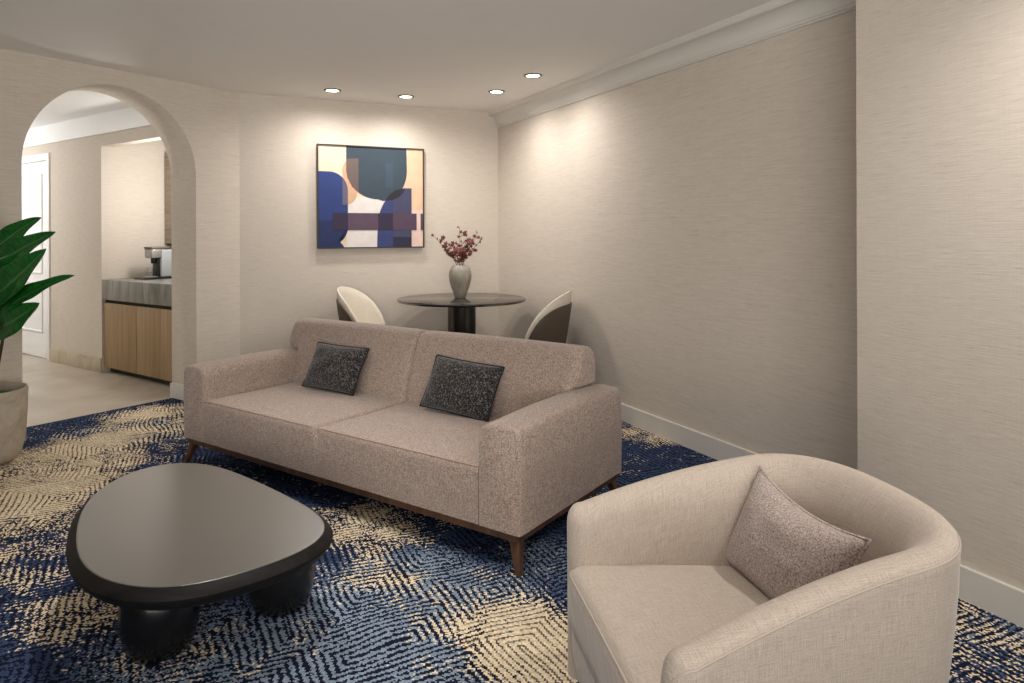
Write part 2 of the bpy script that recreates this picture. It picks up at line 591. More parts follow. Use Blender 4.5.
# arch wall: local x along dA, local y along nA
def make_arch_wall():
    D0, D1 = -2.6, CREASE.dot(dA) + 0.03
    n0_, n1_ = O_A, O_A + THICK
    R = (J1 - J0) / 2
    c = (J0 + J1) / 2
    zs = ARCH_TOP - R
    K = 48
    path = [(J1, 0)] + [(c + R * math.cos(PI * k / K), zs + R * math.sin(PI * k / K)) for k in range(K + 1)] + [(J0, 0)]
    bm = bmesh.new()

    def quad(*ps):
        bm.faces.new([bm.verts.new(p) for p in ps])
    for y in (n0_, n1_):
        quad((D0, y, 0), (J0, y, 0), (J0, y, CEIL), (D0, y, CEIL))
        quad((J1, y, 0), (D1, y, 0), (D1, y, CEIL), (J1, y, CEIL))
        for k in range(len(path) - 1):
            a, b = path[k], path[k + 1]
            if abs(a[0] - b[0]) < 1e-6:
                continue
            quad((a[0], y, a[1]), (b[0], y, b[1]), (b[0], y, CEIL), (a[0], y, CEIL))
    for k in range(len(path) - 1):
        a, b = path[k], path[k + 1]
        quad((a[0], n0_, a[1]), (b[0], n0_, b[1]), (b[0], n1_, b[1]), (a[0], n1_, a[1]))
    quad((D1, n0_, 0), (D1, n1_, 0), (D1, n1_, CEIL), (D1, n0_, CEIL))
    quad((D0, n0_, 0), (D0, n1_, 0), (D0, n1_, CEIL), (D0, n0_, CEIL))
    bmesh.ops.remove_doubles(bm, verts=bm.verts, dist=1e-5)
    o = from_bm('wall_left', bm, M['wall'], smooth=False, rotz=ROT_A)
    for p in o.data.polygons:          # only the curved underside of the arch is smooth
        if abs(p.normal.y) < 0.5 and J0 - 0.01 < p.center.x < J1 + 0.01:
            p.use_smooth = True
    return struct(o)


make_arch_wall()

# unseen plain wall closing the left, added to cut light on the arch jamb
wall_local('wall_front', [((-2.7, -4.2, 0), (-2.6, O_A + THICK, CEIL))], M['wall'], ROT_A)

# baseboards ---------------------------------------------------------
BB = 0.1137
struct(boxes('baseboard_right', [((S_STEP, -O_R, 0), (S_CORNER, -O_R + 0.018, BB))], M['trim'], rotz=ROT_R))
struct(boxes('baseboard_right_front', [((-2.8, -O_B, 0), (S_STEP + 0.018, -O_B + 0.018, BB))], M['trim'], rotz=ROT_R))
struct(boxes('baseboard_back', [((0, 0, 0), (Lk, 0.016, BB))], M['trim'], bevel=0.003, loc=tuple(CORNER), rotz=ROT_K))
struct(boxes('baseboard_left', [((-2.6, O_A - 0.016, 0), (J0 + 0.016, O_A, BB)), ((J0, O_A - 0.016, 0), (J0 + 0.016, O_A + THICK, BB)),
                                ((J1 - 0.016, O_A - 0.016, 0), (CREASE.dot(dA), O_A, BB)), ((J1 - 0.016, O_A - 0.016, 0), (J1, O_A + THICK, BB))],
             M['trim'], rotz=ROT_A))


# crown moulding on the right wall: a profile swept along dR
def crown():
    pr = []
    top, bot, proj = CEIL, 2.287, 0.104
    pr += [(0.0, bot), (0.010, bot), (0.013, bot + 0.004), (0.010, bot + 0.009), (0.008, bot + 0.012)]
    pr += [(0.014, bot + 0.016), (0.016, bot + 0.026)]
    for k in range(9):
        a = PI / 2 * k / 8
        pr.append((0.020 + (proj - 0.034) * (1 - math.cos(a)), bot + 0.030 + 0.078 * math.sin(a)))
    pr += [(proj - 0.010, bot + 0.112), (proj - 0.004, bot + 0.122), (proj - 0.004, bot + 0.130), (proj, bot + 0.134), (proj, top), (0.0, top)]
    vs_, fs = [], []
    n = len(pr)
    for s in (S_STEP, S_CORNER):
        for (q, z) in pr:
            vs_.append((s, -O_R + q, z))
    for i in range(n):
        j = (i + 1) % n
        fs.append((i, j, n + j, n + i))
    fs += [tuple(range(n))[::-1], tuple(range(n, 2 * n))]
    o = obj('trim_1', vs_, fs, M['trim'], None, True, None, 30, None, ROT_R)
    struct(o)


crown()

# ------------------------------------------------------------------ hallway behind the arch
SW = 3.13
AL0, AL1, AL_TOP, AL_BACK = 5.30, 6.731, 2.115, 4.02
DR0, DR1, DR_TOP = 7.88, 8.70, 2.06
n_in = O_A + THICK
wall_local('wall_hallway_right', [
    ((SW, n_in, 0), (SW + 0.1, AL0, 2.43)), ((SW, AL0, AL_TOP), (SW + 0.1, AL1, 2.43)),
    ((SW, AL1, 0), (AL_BACK + 0.1, AL1 + 0.1, 2.43)), ((SW, AL1 + 0.1, 0), (SW + 0.1, DR0, 2.43)),
    ((SW, DR0, DR_TOP), (SW + 0.1, DR1, 2.43)), ((SW, DR1, 0), (SW + 0.1, 9.9, 2.43)),
    ((AL_BACK, AL0 - 0.1, 0), (AL_BACK + 0.1, AL1 + 0.1, 2.43)), ((SW, AL0 - 0.1, 0), (AL_BACK, AL0, 2.43))], M['wall'], ROT_A)
wall_local('wall_hallway_back', [((-0.1, 9.8, 0), (SW + 0.1, 9.9, 2.43))], M['wall'], ROT_A)
wall_local('wall_hallway_left', [((-0.1, n_in, 0), (0.0, 9.9, 2.43))], M['wall'], ROT_A)
struct(boxes('trim_2', [((SW - 0.022, n_in, 2.226), (SW, 9.8, 2.236)), ((SW - 0.016, n_in, 2.236), (SW, 9.8, 2.256)), ((SW - 0.006, n_in, 2.256), (SW, 9.8, V_CEIL))], M['white'], rotz=ROT_A))
struct(boxes('baseboard_hallway', [((SW - 0.014, AL1, 0), (SW, DR0 - 0.07, 0.135))], M['skirt_stone'], bevel=0.003, rotz=ROT_A))

# panelled door with its casing
dr = boxes('door_1', [((SW + 0.012, DR0, 0.012), (SW + 0.05, DR1, DR_TOP))], M['white'], rotz=ROT_A)
struct(dr)
cs = boxes('trim_3', [((SW - 0.016, DR0 - 0.072, 0), (SW + 0.03, DR0, DR_TOP + 0.072)), ((SW - 0.016, DR1, 0), (SW + 0.03, DR1 + 0.072, DR_TOP + 0.072)),
                      ((SW - 0.016, DR0, DR_TOP), (SW + 0.03, DR1, DR_TOP + 0.072))], M['white'], bevel=0.005, rotz=ROT_A)
struct(cs)
for (z0, z1) in ((0.27, 0.80), (0.885, 1.93)):
    a, b, w = DR0 + 0.14, DR1 - 0.14, 0.022
    x0, x1 = SW + 0.0, SW + 0.013
    bm = bmesh.new()
    for lo, hi in (((x0, a, z0), (x1, b, z0 + w)), ((x0, a, z1 - w), (x1, b, z1)), ((x0, a, z0 + w), (x1, a + w, z1 - w)), ((x0, b - w, z0 + w), (x1, b, z1 - w))):
        bm_box(bm, lo, hi, 0.004, 1)
    pm_ = from_bm('panel_moulding', bm, M['white'], dr, True, 35)

# counter, cabinet, upper cabinet in the alcove
CT, CBOT = 0.873, 0.688
cab = empty('base_cabinet', arch_xy((SW + AL_BACK) / 2, (AL0 + AL1) / 2), ROT_A,
            'oak veneer base cabinet with flat handleless doors under the grey stone counter', 'cabinet')
c0 = Vector(((SW + AL_BACK) / 2, (AL0 + AL1) / 2, 0))


def loc_box(name, lo, hi, mat, parent, org, bevel=0.0):
    return box(name, [lo[i] - org[i] for i in range(3)], [hi[i] - org[i] for i in range(3)], mat, parent, bevel)


g = 0.004
loc_box('carcass', (SW + 0.035, AL0 + g, 0.055), (AL_BACK - g, AL1 - g, 0.685), M['dark_gap'], cab, c0)
loc_box('toe_kick', (SW + 0.075, AL0 + g, 0.003), (AL_BACK - 0.05, AL1 - g, 0.055), M['dark_gap'], cab, c0)
edges = [AL1 - 0.012, 6.127, 5.723, AL0 + 0.012]
for i in range(3):
    loc_box('door', (SW + 0.013, edges[i + 1] + 0.003, 0.058), (SW + 0.034, edges[i] - 0.003, 0.655), M['oak'], cab, c0, 0.0015)
ctp = loc_box('stone_counter', (SW - 0.004, AL0 + g, CBOT), (AL_BACK - g, AL1 - g, CT), M['counter_stone'], None, (0, 0, 0), 0.004)
ctp.rotation_euler = (0, 0, ROT_A)
tag(ctp, 'thick grey veined stone counter above the oak cabinet in the alcove', 'counter')
uc = empty('wall_cabinet', arch_xy(3.86, 6.25), ROT_A, 'grey wood wall cabinet hanging over the stone counter behind the arch', 'cabinet')
u0 = (3.86, 6.25, 0)
loc_box('carcass', (3.752, AL0 + g, 1.185), (AL_BACK - g, AL1 - 0.02, AL_TOP - g), M['dark_gap'], uc, u0)
for (a, b) in ((AL1 - 0.02, 6.27), (6.264, 5.80), (5.794, AL0 + 0.01)):
    loc_box('door', (3.73, b, 1.20), (3.752, a, AL_TOP - g), M['greywood'], uc, u0, 0.0015)

# coffee machine: spout towards the room (-dA)
cm0 = (3.46, 6.40, CT)
cof = empty('coffee_machine', tuple(arch_xy(3.52, 6.40)[:2]) + (CT,), ROT_A,
            'grey and black single cup coffee machine on the stone counter', 'coffee machine')
W2 = 0.075
boxL = lambda nm, lo, hi, m_, bv=0.004: box(nm, lo, hi, m_, cof, bv)
boxL('base_plate', (-0.21, -W2 - 0.02, 0.0), (0.20, W2 + 0.02, 0.016), M['machine_black'], 0.004)
bm = bmesh.new()
bm_box(bm, (-0.035, -W2, 0.016), (0.17, W2, 0.275), 0.012, 3)
from_bm('body', bm, M['machine_grey'], cof, True, 35)
bm = bmesh.new()
bm_box(bm, (-0.125, -W2 + 0.004, 0.195), (0.06, W2 - 0.004, 0.28), 0.012, 3)
from_bm('brew_head', bm, M['steel'], cof, True, 35)
boxL('lid', (-0.13, -W2, 0.28), (0.05, W2, 0.302), M['nickel'], 0.007)
boxL('front_panel', (-0.06, -0.045, 0.02), (-0.034, 0.045, 0.195), M['machine_black'], 0.004)
lathe('spout', [(0.022, 0.145), (0.026, 0.15), (0.026, 0.196)], M['machine_black'], cof, 20, (-0.072, 0, 0))
boxL('drip_tray', (-0.15, -0.055, 0.016), (-0.06, 0.055, 0.026), M['steel'], 0.003)
gl = empty('glass_tumbler', tuple(arch_xy(3.52 - 0.105, 6.40)[:2]) + (CT + 0.0265,), ROT_A, 'small clear glass cup under the spout of the coffee machine', 'glass')
lathe('glass_body', [(0.0, 0.0), (0.026, 0.0), (0.033, 0.078), (0.0315, 0.078), (0.0245, 0.004), (0.0, 0.004)], M['glass'], gl, 28)

# ------------------------------------------------------------------ ceiling downlights
lamp_lbl = ['round recessed ceiling downlight furthest left, above the framed painting',
            'round recessed ceiling downlight between the painting and the crown moulding, second from left',
            'round recessed ceiling downlight just left of the far end of the crown moulding',
            'round recessed ceiling downlight nearest the viewer, rightmost of the four']
for (x, y), lb, pw in zip(((-1.280, 5.498), (-0.730, 5.758), (0.023, 5.570), (0.285, 5.012)), lamp_lbl, (29, 29, 27, 27)):
    e = empty('recessed_downlight', (x, y, CEIL), 0, lb, 'ceiling light', 'recessed downlights over the dining table')
    lathe('trim_ring', [(0.050, -0.0008), (0.050, -0.005), (0.054, -0.009), (0.063, -0.008), (0.068, -0.0008)], M['nickel'], e, 40)
    lathe('lens', [(0.0, -0.004), (0.0495, -0.004), (0.0495, -0.0008), (0.0, -0.0008)], M['lamp_glow'], e, 40)
    add_light('downlight_beam', 'SPOT', (0, 0, -0.02), pw, None, WARM, e, spot_size=math.radians(172), spot_blend=1.0, shadow_soft_size=0.06)


# ------------------------------------------------------------------ painting
def painting():
    # local x along the wall from left to right, local z up, local -y into the room
    bx = (CORNER - CREASE).normalized()
    base = CREASE + bx * (1.086 - CREASE.dot(bx)) if False else None
    W_, H_, DP = 0.945, 0.885, 0.040
    nK = Vector((-bx.y, bx.x, 0))
    oK = CORNER.dot(nK)
    ctr = bx * (1.0915 + W_ / 2) + nK * (oK - 0.0015)
    e = empty('framed_painting', (ctr.x, ctr.y, 1.1635), math.atan2(bx.y, bx.x),
              'square abstract painting of navy, teal and plum shapes in thin dark frame', 'painting')
    h = W_ / 2
    ft_ = 0.010
    boxes('frame', [((-h, -DP, 0), (-h + ft_, 0, H_)), ((h - ft_, -DP, 0), (h, 0, H_)), ((-h + ft_, -DP, 0), (h - ft_, 0, ft_)), ((-h + ft_, -DP, H_ - ft_), (h - ft_, 0, H_))], M['frame_dark'], e)
    # canvas: coloured patches painted on one sheet; u,v in 0..1 (v down from the top)
    cols = dict(ground=(216, 196, 172), peach=(218, 182, 152), teal=(50, 64, 76), blue=(38, 56, 112), blue2=(30, 44, 86), tan=(196, 158, 130),
                tan_teal=(98, 84, 80), tan_blue=(92, 88, 108), white=(214, 208, 204), slate=(62, 64, 92), slate2=(50, 60, 108), dark=(34, 34, 44),
                plum=(84, 66, 84), plum_dark=(46, 38, 62), plum2=(78, 60, 78), pink=(220, 192, 182), steel=(56, 72, 88), deep=(40, 38, 62), brown=(104, 84, 88))
    mats, idx = [], {}
    for k, c in cols.items():
        idx[k] = len(mats)
        mats.append(plain('paint_' + k, rgb(*c), 0.8, 0.06, 14))
    vs_, fs, mi = [], [], []
    lay = [0]

    def poly(c, pts):
        z = 0.028 + 0.0002 * lay[0]
        lay[0] += 1
        b = len(vs_)
        for (u, v) in pts:
            vs_.append((-h + ft_ + (W_ - 2 * ft_) * u, -z, H_ - ft_ - (H_ - 2 * ft_) * v))
        fs.append(tuple(range(b, b + len(pts))))
        mi.append(idx[c])

    def rect(c, u0_, v0, u1, v1):
        poly(c, [(u0_, v0), (u1, v0), (u1, v1), (u0_, v1)])

    def arc(cx_, cy_, rx, ry, a0, a1, n=18):
        return [(cx_ + rx * math.cos(math.radians(a0 + (a1 - a0) * i / n)), cy_ - ry * math.sin(math.radians(a0 + (a1 - a0) * i / n))) for i in range(n + 1)]
    rect('ground', 0, 0, 1, 1)
    rect('peach', 0.80, 0, 1, 0.62)
    rect('white', 0.26, 0.50, 0.60, 1)
    rect('pink', 0.86, 0.62, 1, 1)
    # tan petal
    tan_pts = [(0.37, 0.115)] + arc(0.335, 0.235, 0.115, 0.12, 90, 180) + [(0.22, 0.58)] + arc(0.25, 0.44, 0.11, 0.14, -90, 0)[0:] + [(0.37, 0.44)]
    poly('tan', tan_pts)
    # blue lobe on the left
    poly('blue', [(0, 1), (0, 0.255)] + arc(0.10, 0.445, 0.17, 0.19, 90, 0) + [(0.27, 0.80)] + arc(0.06, 0.80, 0.21, 0.20, 0, -42) + [(0.175, 0.945), (0.215, 0.965), (0.235, 1)])
    poly('tan_blue', [(0.22, 0.315), (0.255, 0.37), (0.27, 0.44), (0.27, 0.58), (0.22, 0.58)])
    rect('blue2', 0, 0.735, 0.20, 1)
    poly('blue2', [(0.2, 0.735), (0.27, 0.735), (0.27, 0.80)] + arc(0.06, 0.80, 0.21, 0.20, 0, -42) + [(0.175, 0.945), (0.2, 0.955)])
    # teal tongue from the top
    tg = [(0.255, 0)] + [(0.255, 0.22)] + arc(0.555, 0.22, 0.30, 0.30, 180, 270) + arc(0.60, 0.22, 0.24, 0.315, 270, 360) + [(0.835, 0)]
    poly('teal', tg)
    poly('tan_teal', [(0.255, 0.125), (0.37, 0.115), (0.37, 0.455), (0.31, 0.40), (0.265, 0.31), (0.255, 0.22)])
    rect('steel', 0.63, 0.15, 0.70, 0.40)
    # slate lobe lower right
    sl = [(0.885, 0.40), (0.885, 1), (0.545, 1)] + arc(0.85, 0.80, 0.30, 0.40, 190, 96)
    poly('slate', sl)
    poly('slate2', [(0.545, 1), (0.70, 1), (0.70, 0.44), (0.66, 0.49), (0.59, 0.60), (0.552, 0.73)])
    rect('deep', 0.70, 0.90, 0.885, 1)
    rect('slate', 0.70, 0.53, 0.885, 0.90)
    poly('dark', [(0.625, 0.53), (0.66, 0.475), (0.73, 0.42), (0.82, 0.40), (0.80, 0.45), (0.75, 0.50), (0.69, 0.525)])
    # plum band
    rect('plum_dark', 0.13, 0.66, 0.27, 0.83)
    rect('plum', 0.27, 0.66, 0.565, 0.83)
    rect('plum_dark', 0.555, 0.66, 0.70, 0.83)
    rect('plum2', 0.70, 0.66, 0.935, 0.83)
    rect('plum', 0.975, 0.66, 1, 0.83)
    me = bpy.data.meshes.new('canvas')
    # a back sheet with depth
    b = len(vs_)
    for y in (-0.0275, -0.004):
        for (x, z) in ((-h + ft_, ft_), (h - ft_, ft_), (h - ft_, H_ - ft_), (-h + ft_, H_ - ft_)):
            vs_.append((x, y, z))
    for q in ((0, 1, 2, 3), (7, 6, 5, 4), (0, 4, 5, 1), (1, 5, 6, 2), (2, 6, 7, 3), (3, 7, 4, 0)):
        fs.append(tuple(b + i for i in q))
        mi.append(0)
    me.from_pydata(vs_, [], fs)
    o = link('canvas', me, mats, e, False)
    me.polygons.foreach_set('material_index', mi)


painting()

# ------------------------------------------------------------------ sofa
SX, SY = 0.0915, 2.5739
S0 = Vector((SX, SY, 0))
SL, SD = 2.262, 0.886
smid = S0 + dA * (SD / 2) + nA * (SL / 2)
sofa = empty('sofa', tuple(smid), ROT_A, 'long taupe tweed two-seat sofa on a walnut base with splayed legs', 'sofa')


def sp(d, t, z):
    return (d - SD / 2, t - SL / 2, z)


def sweep_t(name, prof_fn, t0_, t1_, nt, mat, parent, cap=True, angle=50, bulge_end=0.0):
    """prof_fn(s) -> closed list of (d, z); swept along the sofa's length"""
    vs_, fs = [], []
    n = None
    for i in range(nt + 1):
        t = t0_ + (t1_ - t0_) * i / nt
        pr = prof_fn(t)
        n = len(pr)
        for (d, z, dt) in pr:
            vs_.append(sp(d, t + dt, z))
    for i in range(nt):
        for k in range(n):
            k2 = (k + 1) % n
            fs.append((i * n + k, i * n + k2, (i + 1) * n + k2, (i + 1) * n + k))
    if cap:
        fs.append(tuple(range(n))[::-1])
        fs.append(tuple(nt * n + k for k in range(n)))
    return obj(name, vs_, fs, mat, parent, True, None, angle)


def arm(t_in, t_out):
    """rounded top arm, t_in nearest the seat"""
    s = 1 if t_out > t_in else -1
    Rr, Ro = 0.055, 0.028
    pr = [(t_out, 0.150), (t_out + s * 0.004, 0.35)]
    zt = 0.548
    for k in range(7):
        a = PI / 2 * k / 6
        pr.append((t_out - s * Ro * (1 - math.cos(a)), zt - Ro + Ro * math.sin(a)))
    w = abs(t_out - t_in)
    pr.append(((t_in + t_out) / 2, zt + 0.006))
    for k in range(9):
        a = PI / 2 * (1 - k / 8)
        pr.append((t_in + s * Rr * (1 - math.cos(a)), zt - Rr + Rr * math.sin(a)))
    pr += [(t_in, 0.34), (t_in, 0.150)]
    ds = [(0.0, 0.012), (0.003, 0.005), (0.012, 0.0)] + [(0.012 + 0.86 * k / 12, 0.0) for k in range(1, 13)] + [(0.882, 0.005), (SD, 0.012)]
    tm = (t_in + t_out) / 2
    vs_, fs = [], []
    n = len(pr)
    for (d, ins) in ds:
        rise = 0.012 * math.sin(PI * min(1, max(0, d / SD)))
        for (t, z) in pr:
            tt = t - ins * (1 if t > tm else -1) * (0.7 if abs(t - tm) > 0.02 else 0)
            zz = z - (ins if z > 0.45 else 0) + (rise if z > 0.45 else 0)
            vs_.append(sp(d, tt, zz))
    m_ = len(ds)
    for i in range(m_ - 1):
        for k in range(n):
            k2 = (k + 1) % n
            fs.append((i * n + k, i * n + k2, (i + 1) * n + k2, (i + 1) * n + k))
    fs += [tuple(range(n))[::-1], tuple((m_ - 1) * n + k for k in range(n))]
    return obj('arm', vs_, fs, M['sofa'], sofa, True, None, 60)


arm(0.195, 0.0)
arm(SL - 0.195, SL)


def seat_cushion(ta, tb, notch_b):
    """one seat: flat rounded front, notch near the middle of the sofa"""
    def prof(t):
        a = (t - ta) if notch_b else (tb - t)          # distance from the arm end
        b = (tb - t) if notch_b else (t - ta)          # distance from the middle seam
        kn = math.exp(-(b / 0.012) ** 2)
        ka = math.exp(-(a / 0.012) ** 2)
        x = min(1, max(0, (t - ta) / (tb - ta)))
        puff = 0.012 * (4 * x * (1 - x)) ** 0.6
        zt = 0.378
        pr = [(0.003, 0.150, 0), (0.001, 0.20, 0), (0.0, 0.27, 0)]
        pr += [(0.0 + 0.010 * kn * 0.5, 0.31, 0), (0.0 + 0.030 * kn, 0.345, 0), (0.002 + 0.034 * kn, zt - 0.012 - 0.010 * kn, 0)]
        pr += [(0.008 + 0.032 * kn, zt - 0.003 - 0.012 * kn, 0), (0.020 + 0.01 * kn, zt + 0.001 - 0.014 * kn, 0)]
        for k in range(1, 12):
            d = 0.02 + 0.66 * k / 11
            f = (d - 0.02) / 0.66
            bl = math.sin(PI * min(1, f * 1.15)) if f < 0.87 else 0
            wob = 0.004 * math.sin(7 * t + 9 * d) * f * (1 - f) * 4
            pr.append((d, zt + puff * (0.5 + 0.6 * max(0, bl)) + wob - 0.016 * kn - 0.006 * ka, 0))
        pr += [(0.70, 0.30, 0), (0.70, 0.150, 0)]
        return pr
    n = 36
    tv = []
    vs_, fs = [], []
    for i in range(n + 1):
        x = i / n
        x = 0.5 - 0.5 * math.cos(PI * x)
        t = ta + (tb - ta) * x
        pr = prof(t)
        tv.append(t)
        for (d, z, _) in pr:
            vs_.append(sp(d, t, z))
    m_ = len(pr)
    for i in range(n):
        for k in range(m_):
            k2 = (k + 1) % m_
            fs.append((i * m_ + k, i * m_ + k2, (i + 1) * m_ + k2, (i + 1) * m_ + k))
    fs += [tuple(range(m_))[::-1], tuple(n * m_ + k for k in range(m_))]
    o = obj('seat_cushion', vs_, fs, M['sofa'], sofa, True, None, 60)
    # stitched welt along the top front edge
    pts = []
    for i in range(n + 1):
        t = ta + 0.004 + (tb - ta - 0.008) * i / n
        b = (tb - t) if notch_b else (t - ta)
        kn = math.exp(-(b / 0.02) ** 2)
        pts.append(sp(0.0065 + 0.02 * kn, t, 0.3755 - 0.012 * kn))
    tube('seam', pts, 0.0028, M['seam'], o, 6)
    return o


TM = 1.145
seat_cushion(0.196, TM, True)
seat_cushion(TM, SL - 0.196, False)


def back_cushion(ta, tb, end_a, end_b):
    """leaning back rest with rounded top; overhangs the arm at its free end"""
    base = [(0.600, 0.16), (0.600, 0.37), (0.612, 0.43), (0.640, 0.52), (0.668, 0.61), (0.688, 0.67), (0.700, 0.70),
            (0.714, 0.722), (0.736, 0.737), (0.768, 0.743), (0.806, 0.742), (0.838, 0.733), (0.860, 0.713), (0.870, 0.68), (0.874, 0.60), (0.874, 0.40), (0.874, 0.16)]
    n = 30
    cd_, cz_ = 0.78, 0.60
    vs_, fs = [], []
    for i in range(n + 1):
        x = 0.5 - 0.5 * math.cos(PI * i / n)
        t = ta + (tb - ta) * x
        e = min(t - ta, tb - t)
        r = 0.03
        q = math.sqrt(max(0, 1 - (1 - min(1, e / r)) ** 2)) if e < r else 1.0
        ins = 0.026 * (1 - q)
        wide = 4 * x * (1 - x)
        for (d, z) in base:
            dd, zz = d, z
            hang = (t < 0.165 or t > SL - 0.165)
            if hang and z < 0.62:
                # the overhanging end stops just above the arm
                q2 = (z - 0.16) / 0.46
                zz = 0.566 + 0.054 * q2 ** 3
                dd = {True: 0.672 - 0.008 * (1 - q2), False: d}[d < cd_]
                if d < cd_:
                    dd += 0.02 * (1 - q2)
                dd += (ins if d < cd_ else -ins * 0.6)
            elif z > 0.3:
                dd = d + (ins if d < cd_ else -ins * 0.6)
                if z > 0.66:
                    zz = z - ins + 0.004 * wide
                if d < cd_ and 0.38 < z < 0.70:
                    dd -= 0.012 * wide * math.sin(PI * (z - 0.38) / 0.32)
            tt = t
            vs_.append(sp(dd, tt, zz))
    m_ = len(base)
    for i in range(n):
        for k in range(m_):
            k2 = (k + 1) % m_
            fs.append((i * m_ + k, i * m_ + k2, (i + 1) * m_ + k2, (i + 1) * m_ + k))
    fs += [tuple(range(m_))[::-1], tuple(n * m_ + k for k in range(m_))]
    o = obj('back_cushion', vs_, fs, M['sofa'], sofa, True, None, 60)
    for (t, on) in ((ta + 0.003, end_a), (tb - 0.003, end_b)):
        if on:
            pts = [sp(d + (0.022 if d < cd_ else -0.012), t, z - (0.022 if z > 0.66 else 0)) for (d, z) in base[1:15] if z > 0.6 or 0.3 < t < SL - 0.3]
            tube('seam', pts, 0.003, M['seam'], o, 6)
    return o


back_cushion(0.128, TM - 0.001, True, True)
back_cushion(TM + 0.001, SL - 0.055, True, True)
# rear body between the arms
box('back_panel', sp(0.80, 0.19, 0.150), sp(SD - 0.004, SL - 0.19, 0.56), M['sofa'], sofa, 0.01)
# walnut rail
rl = boxes('base_rail', [(sp(0.012, 0.014, 0.118), sp(0.047, SL - 0.014, 0.1505)), (sp(SD - 0.047, 0.014, 0.118), sp(SD - 0.012, SL - 0.014, 0.1505)),
                         (sp(0.047, 0.014, 0.118), sp(SD - 0.047, 0.049, 0.1505)), (sp(0.047, SL - 0.049, 0.118), sp(SD - 0.047, SL - 0.014, 0.1505)),
                         (sp(0.047, 0.049, 0.134), sp(SD - 0.047, SL - 0.049, 0.1505))], M['walnut'], sofa, 0.002, 1)


def taper_leg(name, top, bot, wt, wb, mat, parent, seg=4):
    bm = bmesh.new()
    vt, vb = [], []
    for k in range(4):
        sx_, sy_ = ((-1, -1), (1, -1), (1, 1), (-1, 1))[k]
        vt.append(bm.verts.new((top[0] + sx_ * wt / 2, top[1] + sy_ * wt / 2, top[2])))
        vb.append(bm.verts.new((bot[0] + sx_ * wb / 2, bot[1] + sy_ * wb / 2, bot[2])))
    bm.faces.new(vt)
    bm.faces.new(vb[::-1])
    for k in range(4):
        bm.faces.new((vb[k], vb[(k + 1) % 4], vt[(k + 1) % 4], vt[k]))
    bmesh.ops.bevel(bm, geom=list(bm.edges), offset=0.004, segments=2, profile=0.5, affect='EDGES')
    return from_bm(name, bm, mat, parent, True, 40)


for (d, t, sd, st_) in ((0.045, 0.045, -1, -1), (0.045, SL - 0.045, -1, 1), (SD - 0.045, 0.045, 1, -1), (SD - 0.045, SL - 0.045, 1, 1)):
    taper_leg('leg', sp(d, t, 0.119), sp(d + sd * 0.034, t + st_ * 0.034, 0.001), 0.044, 0.024, M['walnut'], sofa)


# ------------------------------------------------------------------ cushions
def pillow(name, w, h, th, mat, loc, rot, label, cat, group=None, pipe=None, pinch=0.06, sag=0.0):
    """local x = width, z = height, y = thickness; base of the cushion at the origin"""
    e = empty(name, loc, 0, label, cat, group)
    e.rotation_euler = rot
    n = 26
    vs_, fs = [], []
    def pos(i, k, side):
        u, v = -1 + 2 * i / n, -1 + 2 * k / n
        x = u * (1 - pinch * (1 - v * v)) * w / 2
        z = v * (1 - pinch * (1 - u * u)) * h / 2 - sag * (1 - u * u) * max(0, v)
        f = max(0, (1 - abs(u) ** 2.6) * (1 - abs(v) ** 2.6)) ** 0.55
        wob = 0.05 * mnoise.noise(Vector((u * 1.7 + loc[0] * 5, v * 1.7, side * 3)))
        y = side * th / 2 * f * (1 + wob * 3)
        return (x, y, z + h / 2)
    ids = {}
    for side in (1, -1):
        for i in range(n + 1):
            for k in range(n + 1):
                edge = i in (0, n) or k in (0, n)
                key = (i, k, 0 if edge else side)
                if key not in ids:
                    ids[key] = len(vs_)
                    vs_.append(pos(i, k, 0 if edge else side))
    for side in (1, -1):
        for i in range(n):
            for k in range(n):
                q = []
                for (a, b) in ((i, k), (i + 1, k), (i + 1, k + 1), (i, k + 1)):
                    edge = a in (0, n) or b in (0, n)
                    q.append(ids[(a, b, 0 if edge else side)])
                fs.append(tuple(q) if side > 0 else tuple(q[::-1]))
    obj('cushion_body', vs_, fs, mat, e, True)
    loop = [pos(i, 0, 0) for i in range(n)] + [pos(n, k, 0) for k in range(n)] + [pos(n - i, n, 0) for i in range(n)] + [pos(0, n - k, 0) for k in range(n)]
    tube('piping', loop, 0.004, pipe or mat, e, 6, True)
    return e


for (tb_, dd_, hh_, roll_, lb) in ((1.640, 0.500, 0.268, 0.0, 'charcoal flecked lumbar cushion on the left half of the sofa'),
                                   (0.728, 0.505, 0.272, 2.5, 'charcoal flecked lumbar cushion on the right half of the sofa')):
    p = S0 + dA * dd_ + nA * tb_
    # local x runs left to right as seen from the front, local y towards the back rest
    rz = math.atan2(-nA.y, -nA.x)
    pillow('lumbar_cushion', 0.43, hh_, 0.115, M['charcoal'], (p.x, p.y, 0.396), (math.radians(-27), math.radians(roll_), rz), lb, 'cushion', 'charcoal cushions on the sofa', M['charcoal_pipe'], 0.04)

# ------------------------------------------------------------------ coffee table
CT_C = (-1.008, 2.288)
CT_P = [(-0.279, 0.586), (-0.178, 0.566), (-0.018, 0.462), (0.147, 0.319), (0.301, 0.172), (0.393, 0.072), (0.443, -0.005), (0.461, -0.054), (0.462, -0.13), (0.435, -0.219), (0.368, -0.289), (0.296, -0.354), (0.224, -0.405), (0.156, -0.432), (0.109, -0.438), (0.045, -0.429), (-0.045, -0.393), (-0.12, -0.351), (-0.184, -0.296), (-0.232, -0.238), (-0.301, -0.124), (-0.379, 0.018), (-0.434, 0.145), (-0.462, 0.287), (-0.454, 0.425), (-0.406, 0.532), (-0.35, 0.573)]


